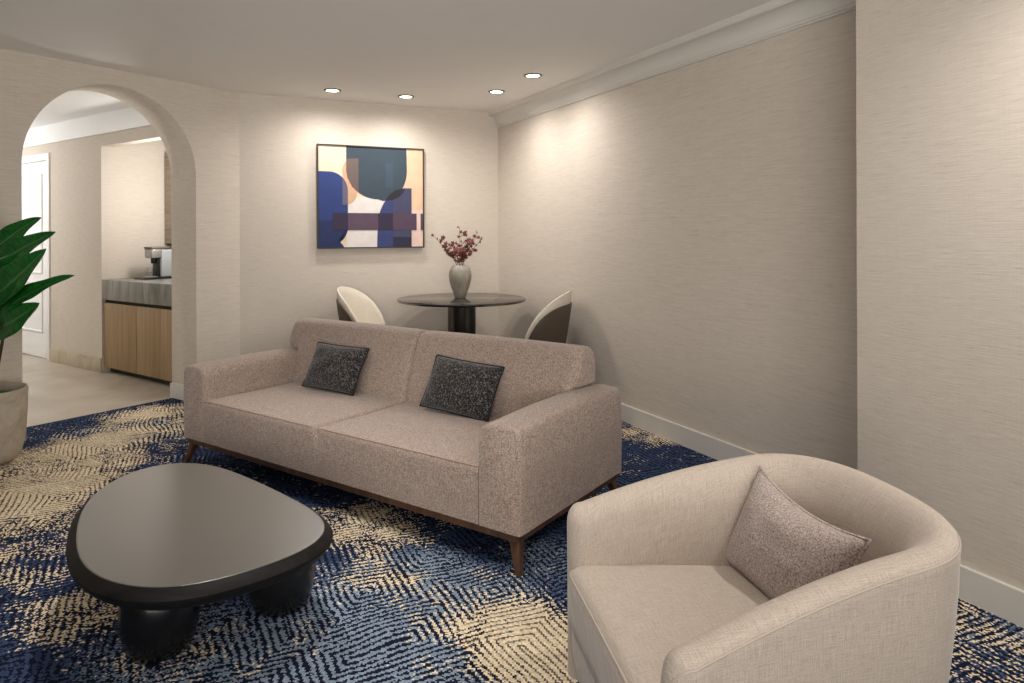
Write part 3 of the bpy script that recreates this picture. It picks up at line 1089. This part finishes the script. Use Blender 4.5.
def smooth_outline(P, n=120, harm=6):
    # arc-length resample, then a low-order Fourier fit keeps it a clean pebble
    L = [0]
    m_ = len(P)
    for i in range(m_):
        a, b = P[i], P[(i + 1) % m_]
        L.append(L[-1] + math.hypot(b[0] - a[0], b[1] - a[1]))
    T = L[-1]
    S = []
    N_ = 240
    for k in range(N_):
        s = T * k / N_
        i = max(j for j in range(m_) if L[j] <= s)
        f = (s - L[i]) / (L[i + 1] - L[i])
        a, b = P[i], P[(i + 1) % m_]
        S.append(complex(a[0] + (b[0] - a[0]) * f, a[1] + (b[1] - a[1]) * f))
    out = [0j] * n
    for h_ in range(-harm, harm + 1):
        c = sum(S[k] * complex(math.cos(-2 * PI * h_ * k / N_), math.sin(-2 * PI * h_ * k / N_)) for k in range(N_)) / N_
        for q in range(n):
            a = 2 * PI * h_ * q / n
            out[q] += c * complex(math.cos(a), math.sin(a))
    return [(z.real, z.imag) for z in out]


OUT = smooth_outline(CT_P)


def offset_ring(P, off):
    n = len(P)
    res = []
    for i in range(n):
        a, b = P[i - 1], P[(i + 1) % n]
        tx, ty = b[0] - a[0], b[1] - a[1]
        l = math.hypot(tx, ty)
        # outline runs clockwise or not: use the signed area
        res.append((P[i][0] + ty / l * off * SGN, P[i][1] - tx / l * off * SGN))
    return res


SGN = 1 if sum(OUT[i][0] * OUT[(i + 1) % 120][1] - OUT[(i + 1) % 120][0] * OUT[i][1] for i in range(120)) > 0 else -1
ctab = empty('coffee_table', (CT_C[0], CT_C[1], 0), 0, 'low black pebble-shaped coffee table with a satin grey-black top and bulbous feet', 'coffee table')


def ring_solid(name, rings, mat, parent):
    """rings: list of (offset, z), closed at both ends"""
    vs_, fs = [], []
    n = len(OUT)
    for (o_, z) in rings:
        for (x, y) in offset_ring(OUT, o_):
            vs_.append((x, y, z))
    for i in range(len(rings) - 1):
        for k in range(n):
            k2 = (k + 1) % n
            fs.append((i * n + k, i * n + k2, (i + 1) * n + k2, (i + 1) * n + k))
    fs += [tuple(range(n))[::-1], tuple((len(rings) - 1) * n + k for k in range(n))]
    return obj(name, vs_, fs, mat, parent, True, None, 25)


TZ = 0.335
ring_solid('top_rim', [(-0.02, TZ - 0.064), (0.000, TZ - 0.063), (0.012, TZ - 0.054), (0.026, TZ - 0.034), (0.027, TZ - 0.026), (0.022, TZ - 0.018), (0.002, TZ - 0.002), (-0.004, TZ - 0.0015)], M['black_wood'], ctab)
ring_solid('tabletop', [(-0.004, TZ - 0.0014), (0.0, TZ - 0.0006), (-0.0015, TZ), (-0.006, TZ)], M['black_lacquer'], ctab)
for (x, y) in ((-1.035, 2.135), (-0.74, 2.385), (-1.17, 2.60)):
    zt = TZ - 0.0645
    prof = [(0.0, 0.001), (0.075, 0.001), (0.092, 0.010), (0.108, 0.040), (0.118, 0.085), (0.121, 0.125), (0.117, 0.165), (0.104, 0.205), (0.088, 0.226), (0.080, 0.240), (0.088, 0.254), (0.112, zt - 0.004), (0.118, zt), (0.0, zt)]
    lathe('foot', [(r_ * 0.95, z_) for r_, z_ in prof], M['black_gloss'], ctab, 56, (x - CT_C[0], y - CT_C[1], 0), 50)

# ------------------------------------------------------------------ armchair
AC_X, AC_Y, AC_PH = 0.750, 1.672, 3.291
AC_W, AC_L, AC_ZA, AC_ZB, AC_T, AC_ZS, AC_E, AC_TP, AC_PW, AC_FL = 0.340, 0.458, 0.520, 0.656, 0.080, 0.366, 0.735, 1.872, 2.5, -0.118
ac = empty('armchair', (AC_X, AC_Y, 0), AC_PH, 'beige linen barrel armchair with curved wrap-around back', 'armchair')
# local x forward, local y to the chair's left


def ac_plan(off, na=48, ns=16):
    """U outline from the right arm's front, round the back, to the left arm's front"""
    ww = AC_W - off
    pts = []
    for i in range(ns):
        pts.append((AC_L * (1 - i / ns), -ww))
    for i in range(na + 1):
        a = PI * i / na
        cx_ = math.cos(a)
        bx_ = -(AC_W * AC_E - off) * abs(math.sin(a)) ** (2 / AC_PW)
        by_ = -ww * math.copysign(abs(cx_) ** (2 / AC_PW), cx_)
        pts.append((bx_, by_))
    for i in range(1, ns + 1):
        pts.append((AC_L * i / ns, ww))
    return [(x, y * (1 - AC_FL * max(0, x) / 0.4)) for x, y in pts]


def ac_z(x):
    k = min(1, max(0, (AC_L - x) / (AC_L + AC_W * AC_E)))
    return AC_ZA + (AC_ZB - AC_ZA) * (1 - (1 - k) ** AC_TP)


def resample(P, n):
    L = [0]
    for a, b in zip(P, P[1:]):
        L.append(L[-1] + math.hypot(b[0] - a[0], b[1] - a[1]))
    out = []
    i = 0
    for k in range(n):
        s = L[-1] * k / (n - 1)
        while i < len(P) - 2 and L[i + 1] < s:
            i += 1
        f = (s - L[i]) / max(1e-9, L[i + 1] - L[i])
        out.append((P[i][0] + (P[i + 1][0] - P[i][0]) * f, P[i][1] + (P[i + 1][1] - P[i][1]) * f))
    return out, L[-1]


def ac_shell():
    n = 90
    cen, Ltot = resample(ac_plan(AC_T / 2), n)
    # smooth the centre line a little
    for _ in range(3):
        cen = [cen[0]] + [((cen[i - 1][0] + 2 * cen[i][0] + cen[i + 1][0]) / 4, (cen[i - 1][1] + 2 * cen[i][1] + cen[i + 1][1]) / 4) for i in range(1, n - 1)] + [cen[-1]]
    secs = []   # (center, normal(out), half thickness, ztop)
    for i, (x, y) in enumerate(cen):
        a, b = cen[max(0, i - 1)], cen[min(n - 1, i + 1)]
        t = Vector((b[0] - a[0], b[1] - a[1])).normalized()
        nrm = Vector((-t.y, t.x))
        secs.append([Vector((x, y)), nrm, AC_T / 2, ac_z(x)])
    # rounded arm fronts
    def endcap(sec, d):
        res = []
        for k in range(1, 7):
            a = PI / 2 * k / 6
            res.append([sec[0] + d * (0.045 * math.sin(a)), sec[1], sec[2] * max(0.04, math.cos(a) ** 0.8), sec[3] - 0.055 * (1 - math.cos(a)) ** 1.2])
        return res
    d0 = (secs[0][0] - secs[1][0]).normalized()
    d1 = (secs[-1][0] - secs[-2][0]).normalized()
    secs = endcap(secs[0], d0)[::-1] + secs + endcap(secs[-1], d1)
    vs_, fs, uv = [], [], []
    ulen = 0
    prev = None
    lines = []
    for c, nrm, ht, zt in secs:
        if prev is not None:
            ulen += (c - prev).length
        prev = c
        sc = ht / (AC_T / 2)
        prof = []
        zb_, rr = 0.05, ht
        # outer side from the bottom up; tucks in towards the floor
        for k in range(9):
            f = k / 8
            z = zb_ + (zt - 0.035 - zb_) * f
            prof.append((ht - 0.065 * (1 - f) ** 1.5 * sc, z))
        prof.append((ht + 0.001 * sc, zt - 0.028))
        prof.append((ht - 0.003 * sc, zt - 0.016))
        back = min(1, max(0, 1 - (c.x + 0.05) / 0.35)) * sc
        for k in range(1, 6):
            a = PI / 2 * k / 5
            prof.append((ht * 0.1 + (ht * 0.9 - 0.003 * sc) * math.cos(a), zt - 0.016 + 0.018 * math.sin(a)))
        for k in range(1, 8):
            a = PI / 2 * (1 - k / 7)
            prof.append((ht * 0.1 - ht * 1.1 * math.cos(a) - 0.034 * back * (k / 7) ** 1.5, zt + 0.002 - (0.062 + 0.05 * back) * (1 - math.sin(a))))
        zs_ = zt - 0.06 - 0.05 * back
        for k in range(1, 7):
            f = k / 6
            prof.append((-ht - 0.034 * back - 0.035 * back * f ** 0.9 - 0.010 * math.sin(PI * f) * sc, zs_ + (0.20 - zs_) * f))
        prof.append((-ht - 0.06 * back, zb_))
        v = 0
        pp = None
        for (o_, z) in prof:
            if pp is not None:
                v += math.hypot(o_ - pp[0], z - pp[1])
            pp = (o_, z)
            p = c + nrm * o_
            vs_.append((p.x, p.y, z))
            uv.append((ulen, v))
        lines.append((c + nrm * (ht - 0.001), zt - 0.019))
    m_ = len(prof)
    ns_ = len(secs)
    for i in range(ns_ - 1):
        for k in range(m_):
            k2 = (k + 1) % m_
            fs.append((i * m_ + k, i * m_ + k2, (i + 1) * m_ + k2, (i + 1) * m_ + k))
    fs += [tuple(range(m_))[::-1], tuple((ns_ - 1) * m_ + k for k in range(m_))]
    o = obj('shell', vs_, fs, M['linen'], ac, True, uv, 60)
    tube('seam', [(p.x, p.y, z) for p, z in lines[2:-2]], 0.0025, M['linen'], o, 6)


ac_shell()


def ac_seat():
    inner = ac_plan(AC_T - 0.01)
    P = [p for p in inner]
    fx = AC_L + 0.055
    # close the front with rounded corners reaching over the arm fronts
    yl = (AC_W - AC_T) * (1 - AC_FL * AC_L / 0.4)
    front = []
    yo = yl + 0.030
    r = 0.045
    P = [(min(x, AC_L - 0.06), y) if x > AC_L - 0.06 else (x, y) for x, y in P]
    for k in range(9):
        a = PI / 2 * (1 - k / 8) 
        front.append((fx - r + r * math.cos(PI / 2 - a), yo - r + r * math.sin(PI / 2 - a) * 0 + r * math.cos(k / 8 * PI / 2)))
    front = [(fx - r + r * math.sin(k / 8 * PI / 2), yo - r + r * math.cos(k / 8 * PI / 2)) for k in range(9)]
    frontR = [(x, -y) for x, y in front[::-1]]
    # drop the points of the arms ahead of the cushion's shoulders
    body = [p for p in P if p[0] < AC_L - 0.05]
    ring = body + front + frontR
    ring, _ = resample(ring + [ring[0]], 121)
    ring = ring[:-1]
    n = len(ring)
    cxm = sum(p[0] for p in ring) / n
    cym = sum(p[1] for p in ring) / n

    def make(name, z_rings, parent):
        vs_, fs, uv = [], [], []
        for (ins, z, frac) in z_rings:
            for i, (x, y) in enumerate(ring):
                dx, dy = x - cxm, y - cym
                l = math.hypot(dx, dy)
                if frac is None:
                    s = (l - ins) / l
                else:
                    s = frac
                vs_.append((cxm + dx * s, cym + dy * s, z))
                uv.append((cxm + dx * s, cym + dy * s + (z if frac is None else AC_ZS)))
        m_ = len(z_rings)
        for i in range(m_ - 1):
            for k in range(n):
                k2 = (k + 1) % n
                fs.append((i * n + k, i * n + k2, (i + 1) * n + k2, (i + 1) * n + k))
        fs += [tuple(range(n))[::-1], tuple((m_ - 1) * n + k for k in range(n))]
        return obj(name, vs_, fs, M['linen'], parent, True, uv, 60)
    zt = AC_ZS
    rings = [(0.006, 0.215, None), (0.0, 0.222, None), (-0.004, 0.26, None), (-0.004, 0.32, None), (0.0, zt - 0.022, None), (0.004, zt - 0.010, None), (0.014, zt - 0.002, None)]
    for f in (0.94, 0.86, 0.74, 0.6, 0.44, 0.28, 0.12, 0.02):
        rings.append((0, zt + 0.020 * (1 - f * f) ** 0.8, f))
    so = make('seat_cushion', rings, ac)
    wl = []
    for (x, y) in ring:
        dx, dy = x - cxm, y - cym
        l = math.hypot(dx, dy)
        s = (l - 0.002) / l
        if x > 0.30:
            wl.append((cxm + dx * s, cym + dy * s, zt - 0.014))
    tube('seam', wl, 0.0028, M['linen'], so, 6)
    make('seat_base', [(0.035, 0.05, None), (0.022, 0.09, None), (0.008, 0.15, None), (0.006, 0.214, None)], ac)


ac_seat()
lathe('swivel_base', [(0.0, 0.001), (0.235, 0.001), (0.24, 0.006), (0.24, 0.018), (0.10, 0.026), (0.08, 0.055), (0.0, 0.055)], M['black_gloss'], ac, 48, (0.10, 0, 0))


def ac_world(x, y, z):
    c, s = math.cos(AC_PH), math.sin(AC_PH)
    return (AC_X + x * c - y * s, AC_Y + x * s + y * c, z)


pillow('throw_cushion', 0.395, 0.272, 0.13, M['mauve'], (0.678, 1.722, 0.362), (math.radians(-22), math.radians(5), math.atan2(-0.968, 0.252)),
       'mauve grey square cushion leaning against the back of the beige armchair', 'cushion', None, None, 0.075, 0.02)

# ------------------------------------------------------------------ dining table and vase
TBX, TBY, TBZ, TBR = -0.272, 5.755, 0.75, 0.535
dt = empty('dining_table', (TBX, TBY, 0), 0, 'round black dining table with a glossy top on a drum pedestal behind the sofa', 'table')
lathe('tabletop', [(0.0, TBZ - 0.024), (TBR - 0.018, TBZ - 0.024), (TBR - 0.006, TBZ - 0.020), (TBR, TBZ - 0.010), (TBR - 0.002, TBZ - 0.003), (TBR - 0.008, TBZ), (0.0, TBZ)], M['table_gloss'], dt, 96)
lathe('pedestal', [(0.0, 0.022), (0.117, 0.022), (0.117, TBZ - 0.0245), (0.0, TBZ - 0.0245)], M['black_gloss'], dt, 56)
lathe('base_plate', [(0.0, 0.001), (0.28, 0.001), (0.285, 0.006), (0.285, 0.016), (0.27, 0.022), (0.0, 0.022)], M['black_gloss'], dt, 64)

VX, VY = -0.287, 5.80
va = empty('vase', (VX, VY, TBZ + 0.0005), 0, 'egg-shaped grey ceramic vase holding red blossom twigs on the round table', 'vase')
lathe('vase_body', [(0.0, 0.0), (0.040, 0.0), (0.046, 0.004), (0.062, 0.05), (0.080, 0.10), (0.092, 0.15), (0.096, 0.185), (0.092, 0.22), (0.078, 0.25), (0.060, 0.268),
                    (0.054, 0.274), (0.049, 0.270), (0.060, 0.258), (0.082, 0.215), (0.085, 0.185), (0.07, 0.10), (0.045, 0.03), (0.0, 0.02)], M['vase'], va, 48, angle=70)
# blossoming twigs, each lifted out of the vase on its own: tip offsets (x, y, z above the table)
twigs = [((-0.225, 0.02, 0.520), 'leftmost blossom twig reaching out to the left of the grey vase'),
         ((-0.150, -0.05, 0.475), 'blossom twig second from left, arching over the left shoulder of the vase'),
         ((-0.060, 0.05, 0.455), 'short blossom twig just left of the vase middle'),
         ((-0.005, 0.0, 0.585), 'tallest blossom twig, standing straight up in the vase'),
         ((0.065, -0.03, 0.470), 'blossom twig just right of the vase middle, thick with red flowers'),
         ((0.145, 0.05, 0.545), 'tall blossom twig leaning up and right out of the vase'),
         ((0.185, -0.02, 0.490), 'rightmost blossom twig, bending out to the right of the vase')]


def star_blossom(p, r):
    """little five-petal flower"""
    vs_, fs = [], []
    q = Vector((random.uniform(-1, 1), random.uniform(-1.4, 0.2), random.uniform(-0.4, 1))).normalized().to_track_quat('Z', 'Y')
    vs_.append(p + q @ Vector((0, 0, 0.002)))
    vs_.append(p + q @ Vector((0, 0, -0.006)))
    for k in range(10):
        a = 2 * PI * k / 10
        rr = r if k % 2 == 0 else r * 0.5
        vs_.append(p + q @ Vector((rr * math.cos(a), rr * math.sin(a), 0.004 if k % 2 == 0 else 0.0)))
    for k in range(10):
        fs.append((0, 2 + k, 2 + (k + 1) % 10))
        fs.append((1, 2 + (k + 1) % 10, 2 + k))
    return vs_, fs


for (tip, lb) in twigs:
    e = empty('blossom_twig', (VX, VY, TBZ + 0.03), 0, lb, 'flowers', 'blossom twigs in the grey vase')
    tipv = Vector((tip[0], tip[1], tip[2] - 0.03))
    st_ = Vector((-tip[0] * 0.12, -tip[1] * 0.12, 0.0))
    neck = Vector((tip[0] * 0.13, tip[1] * 0.13, 0.255))
    pts = []
    for k in range(15):
        f = k / 14
        if f < 0.45:
            p = st_.lerp(neck, f / 0.45)
        else:
            g2 = (f - 0.45) / 0.55
            c_ = neck + Vector((tip[0] * 0.30, tip[1] * 0.3, (tipv.z - neck.z) * 0.5))
            p = neck * (1 - g2) ** 2 + c_ * 2 * g2 * (1 - g2) + tipv * g2 * g2
            p += Vector((random.uniform(-1, 1), random.uniform(-1, 1), 0)) * 0.004
        pts.append(p)
    stem = tube('stem', pts, [0.0032 - 0.0016 * k / 14 for k in range(15)], M['branch'], e, 6)
    spots = []
    for k in (7, 8, 9, 10, 11, 12, 13, 14):
        base_ = pts[k]
        spots.append(base_ + Vector((random.uniform(-1, 1) * 0.012, random.uniform(-1, 1) * 0.012, 0.004)))
        for _ in range(2 if k in (8, 9, 10, 12) else 0):
            s_ = random.choice((-1, 1))
            off = Vector((s_ * random.uniform(0.02, 0.055), random.uniform(-0.03, 0.03), random.uniform(0.01, 0.05)))
            tw = [base_, base_ + off * 0.5 + Vector((0, 0, 0.004)), base_ + off]
            tube('twiglet', tw, [0.0016, 0.0013, 0.001], M['branch'], e, 5)
            spots.append(base_ + off)
            spots.append(base_ + off * 0.6 + Vector((0.004, -0.006, 0.008)))
    for s_ in spots:
        v_, f_ = star_blossom(s_, random.uniform(0.016, 0.024))
        obj('blossom', v_, f_, M['blossom'], e, False)


# ------------------------------------------------------------------ dining chairs
def dining_chair(loc, rz, label):
    e = empty('dining_chair', loc, rz, label, 'chair', 'dining chairs at the round table')
    # local x forward
    # seat pad
    n = 60

    def ring_pts(s, z, cx_=0.02):
        out = []
        for k in range(n):
            a = 2 * PI * k / n
            ca, sa = math.cos(a), math.sin(a)
            p = 3.2
            r = 1 / (abs(ca) ** p + abs(sa) ** p) ** (1 / p)
            out.append((cx_ + 0.205 * s * r * ca, 0.215 * s * r * sa, z))
        return out

    def rings(name, lst, mat):
        vs_, fs = [], []
        for s, z in lst:
            vs_ += ring_pts(s, z)
        for i in range(len(lst) - 1):
            for k in range(n):
                k2 = (k + 1) % n
                fs.append((i * n + k, i * n + k2, (i + 1) * n + k2, (i + 1) * n + k))
        fs += [tuple(range(n))[::-1], tuple((len(lst) - 1) * n + k for k in range(n))]
        return obj(name, vs_, fs, mat, e, True, None, 60)
    rings('seat', [(0.93, 0.385), (0.99, 0.392), (1.0, 0.41), (0.985, 0.428), (0.93, 0.438), (0.6, 0.446), (0.2, 0.449)], M['cream_leather'])
    rings('seat_shell', [(0.80, 0.345), (0.96, 0.352), (1.0, 0.365), (1.0, 0.384)], M['brown_leather'])

    def wrap(name, off_in, off_out, z0, top_c, amax, mat, drop, mm=26, kk=14):
        vs_, fs = [], []
        A = math.radians(amax)

        def P(a, z, off):
            lean = (z - 0.40) * 0.16
            rad = 0.205 + off + lean * (0.6 + 0.4 * math.cos(a))
            return (0.02 - rad * math.cos(a) * 1.0, rad * 1.05 * math.sin(a), z)
        for side, off in ((0, off_in), (1, off_out)):
            for i in range(mm + 1):
                a = -A + 2 * A * i / mm
                x = abs(a) / A
                zt = z0 + 0.012 + (top_c - z0 - 0.012) * (1 - x ** drop) ** 0.75
                for k in range(kk + 1):
                    f = k / kk
                    z = z0 + (zt - z0) * f
                    o_ = off
                    if f > 0.85:
                        mid = (off_in + off_out) / 2
                        q = (f - 0.85) / 0.15
                        o_ = mid + (off - mid) * math.sqrt(max(0, 1 - q * q * 0.9))
                    vs_.append(P(a, z, o_))
        S_ = (mm + 1) * (kk + 1)
        for side in (0, 1):
            for i in range(mm):
                for k in range(kk):
                    b = side * S_ + i * (kk + 1) + k
                    fs.append((b, b + 1, b + kk + 2, b + kk + 1))
        def strip(ids):
            for a, b in zip(ids, ids[1:]):
                fs.append((a, b, b + S_, a + S_))
        strip([i * (kk + 1) for i in range(mm + 1)])
        strip([i * (kk + 1) + kk for i in range(mm + 1)])
        strip([k for k in range(kk + 1)])
        strip([mm * (kk + 1) + k for k in range(kk + 1)])
        return obj(name, vs_, fs, mat, e, True, None, 60)
    wrap('backrest', -0.012, 0.018, 0.42, 0.855, 100, M['cream_leather'], 2.1)
    wrap('back_shell', 0.020, 0.032, 0.36, 0.765, 96, M['brown_leather'], 3.0)
    for sx_ in (1, -1):
        for sy_ in (1, -1):
            tube('leg', [(0.02 + sx_ * 0.15, sy_ * 0.15, 0.347), (0.02 + sx_ * 0.19, sy_ * 0.19, 0.001)], [0.015, 0.009], M['black_gloss'], e, 12)
    return e


dining_chair((-1.005, 5.62, 0), math.radians(-13), 'cream and brown tub dining chair on the left of the round table')
dining_chair((0.31, 5.22, 0), math.radians(165), 'cream and brown tub dining chair on the right of the round table, dark back outwards')

# ------------------------------------------------------------------ potted plant
PX, PY = -2.885, 3.90
pp_ = empty('potted_plant', (PX, PY, 0), 0, 'broad-leaved green houseplant in a beige concrete planter by the arch', 'plant')
lathe('pot', [(0.0, 0.001), (0.125, 0.001), (0.155, 0.012), (0.180, 0.045), (0.196, 0.10), (0.206, 0.20), (0.212, 0.32), (0.214, 0.405), (0.212, 0.415), (0.204, 0.416), (0.199, 0.408), (0.196, 0.36), (0.0, 0.355)], M['planter'], pp_, 64, angle=60)
lathe('soil', [(0.0, 0.357), (0.193, 0.357), (0.194, 0.366), (0.15, 0.376), (0.06, 0.388), (0.0, 0.392)], M['soil'], pp_, 40, angle=80)


def leaf(base_, mid, tip, w, roll=0.0, curl=0.0, fold=0.25):
    """blade along a quadratic rib; points are plant-local"""
    b, m_, t = Vector(base_), Vector(mid), Vector(tip)
    nu, nv = 8, 22
    vs_, fs, uv = [], [], []
    c = m_ * 2 - (b + t) * 0.5
    for i in range(nv + 1):
        f = i / nv
        p = b * (1 - f) ** 2 + c * 2 * f * (1 - f) + t * f * f
        tg = ((c - b) * (1 - f) + (t - c) * f).normalized()
        side = tg.cross(Vector((0, -1, 0.0)) + Vector((0, 0, 0.35)))
        side = side.normalized()
        up = side.cross(tg).normalized()
        ro = Matrix.Rotation(roll, 3, tg)
        side, up = ro @ side, ro @ up
        ww = w * (math.sin(PI * min(1, f ** 0.85)) ** 0.75) * (1 - 0.30 * f) + 0.0008
        for k in range(nu + 1):
            s = -1 + 2 * k / nu
            wav = 0.006 * math.sin(f * 16 + k) * abs(s)
            q = p + side * (ww / 2 * s) + up * (fold * abs(s) ** 1.3 * ww / 2 + wav - curl * f * f * abs(s))
            vs_.append(q)
            uv.append((k / nu, f))
    for i in range(nv):
        for k in range(nu):
            a = i * (nu + 1) + k
            fs.append((a, a + 1, a + nu + 2, a + nu + 1))
    me = bpy.data.meshes.new('leaf')
    me.from_pydata([tuple(v) for v in vs_], [], fs)
    ul = me.uv_layers.new(name='UVMap')
    for lp in me.loops:
        ul.data[lp.index].uv = uv[lp.vertex_index]
    o = link('leaf', me, M['leaf'], pp_)
    sm = o.modifiers.new('thickness', 'SOLIDIFY')
    sm.thickness = 0.0015
    return o


def wl(x, y, z):
    return (x - PX, y - PY, z)


stems = [[(-0.03, 0.02, 0.38), (-0.01, 0.0, 0.52), (0.035, -0.02, 0.68), (0.03, -0.03, 0.80)],
         [(0.02, -0.01, 0.38), (0.03, -0.02, 0.55), (0.07, -0.04, 0.70), (0.10, -0.05, 0.76)],
         [(0.06, -0.01, 0.38), (0.10, -0.02, 0.55), (0.135, -0.03, 0.70), (0.12, -0.04, 0.82)],
         [(-0.05, -0.03, 0.38), (-0.06, -0.02, 0.70), (-0.03, 0.0, 1.00), (0.0, 0.0, 1.14)]]
for s_ in stems:
    tube('stem', s_, [0.010, 0.009, 0.008, 0.006], M['stem'], pp_, 8)
# leaves reaching into view, then the ones on the far side of the plant
leaf(wl(-2.942, 3.980, 1.139), wl(-2.736, 3.930, 1.285), wl(-2.555, 3.900, 1.383), 0.13, 0.25)
leaf(wl(-2.900, 3.950, 1.080), wl(-2.672, 3.880, 1.196), wl(-2.423, 3.820, 1.301), 0.155, 0.15, 0.0, 0.3)
leaf(wl(-2.883, 3.940, 1.021), wl(-2.725, 3.900, 1.102), wl(-2.640, 3.920, 1.215), 0.18, 0.7)
leaf(wl(-2.863, 3.900, 0.905), wl(-2.650, 3.820, 1.038), wl(-2.463, 3.800, 1.208), 0.22, 0.0)
leaf(wl(-2.848, 3.920, 0.804), wl(-2.599, 3.860, 0.953), wl(-2.333, 3.840, 1.061), 0.125, -0.25, 0.0, 0.35)
leaf(wl(-2.824, 3.900, 0.747), wl(-2.664, 3.840, 0.813), wl(-2.514, 3.820, 0.908), 0.21, 0.0)
leaf(wl(-2.972, 3.980, 1.099), wl(-3.011, 3.900, 1.250), wl(-3.078, 3.800, 1.357), 0.12, 0.3)
leaf(wl(-2.957, 3.960, 0.949), wl(-2.983, 3.850, 1.056), wl(-3.033, 3.720, 1.110), 0.14, 0.2)
leaf(wl(-2.920, 3.950, 0.850), wl(-2.867, 3.800, 0.934), wl(-2.804, 3.620, 0.977), 0.13, 0.1)
leaf(wl(-2.929, 3.990, 1.139), wl(-2.945, 3.970, 1.300), wl(-2.962, 3.940, 1.470), 0.12, 0.4)
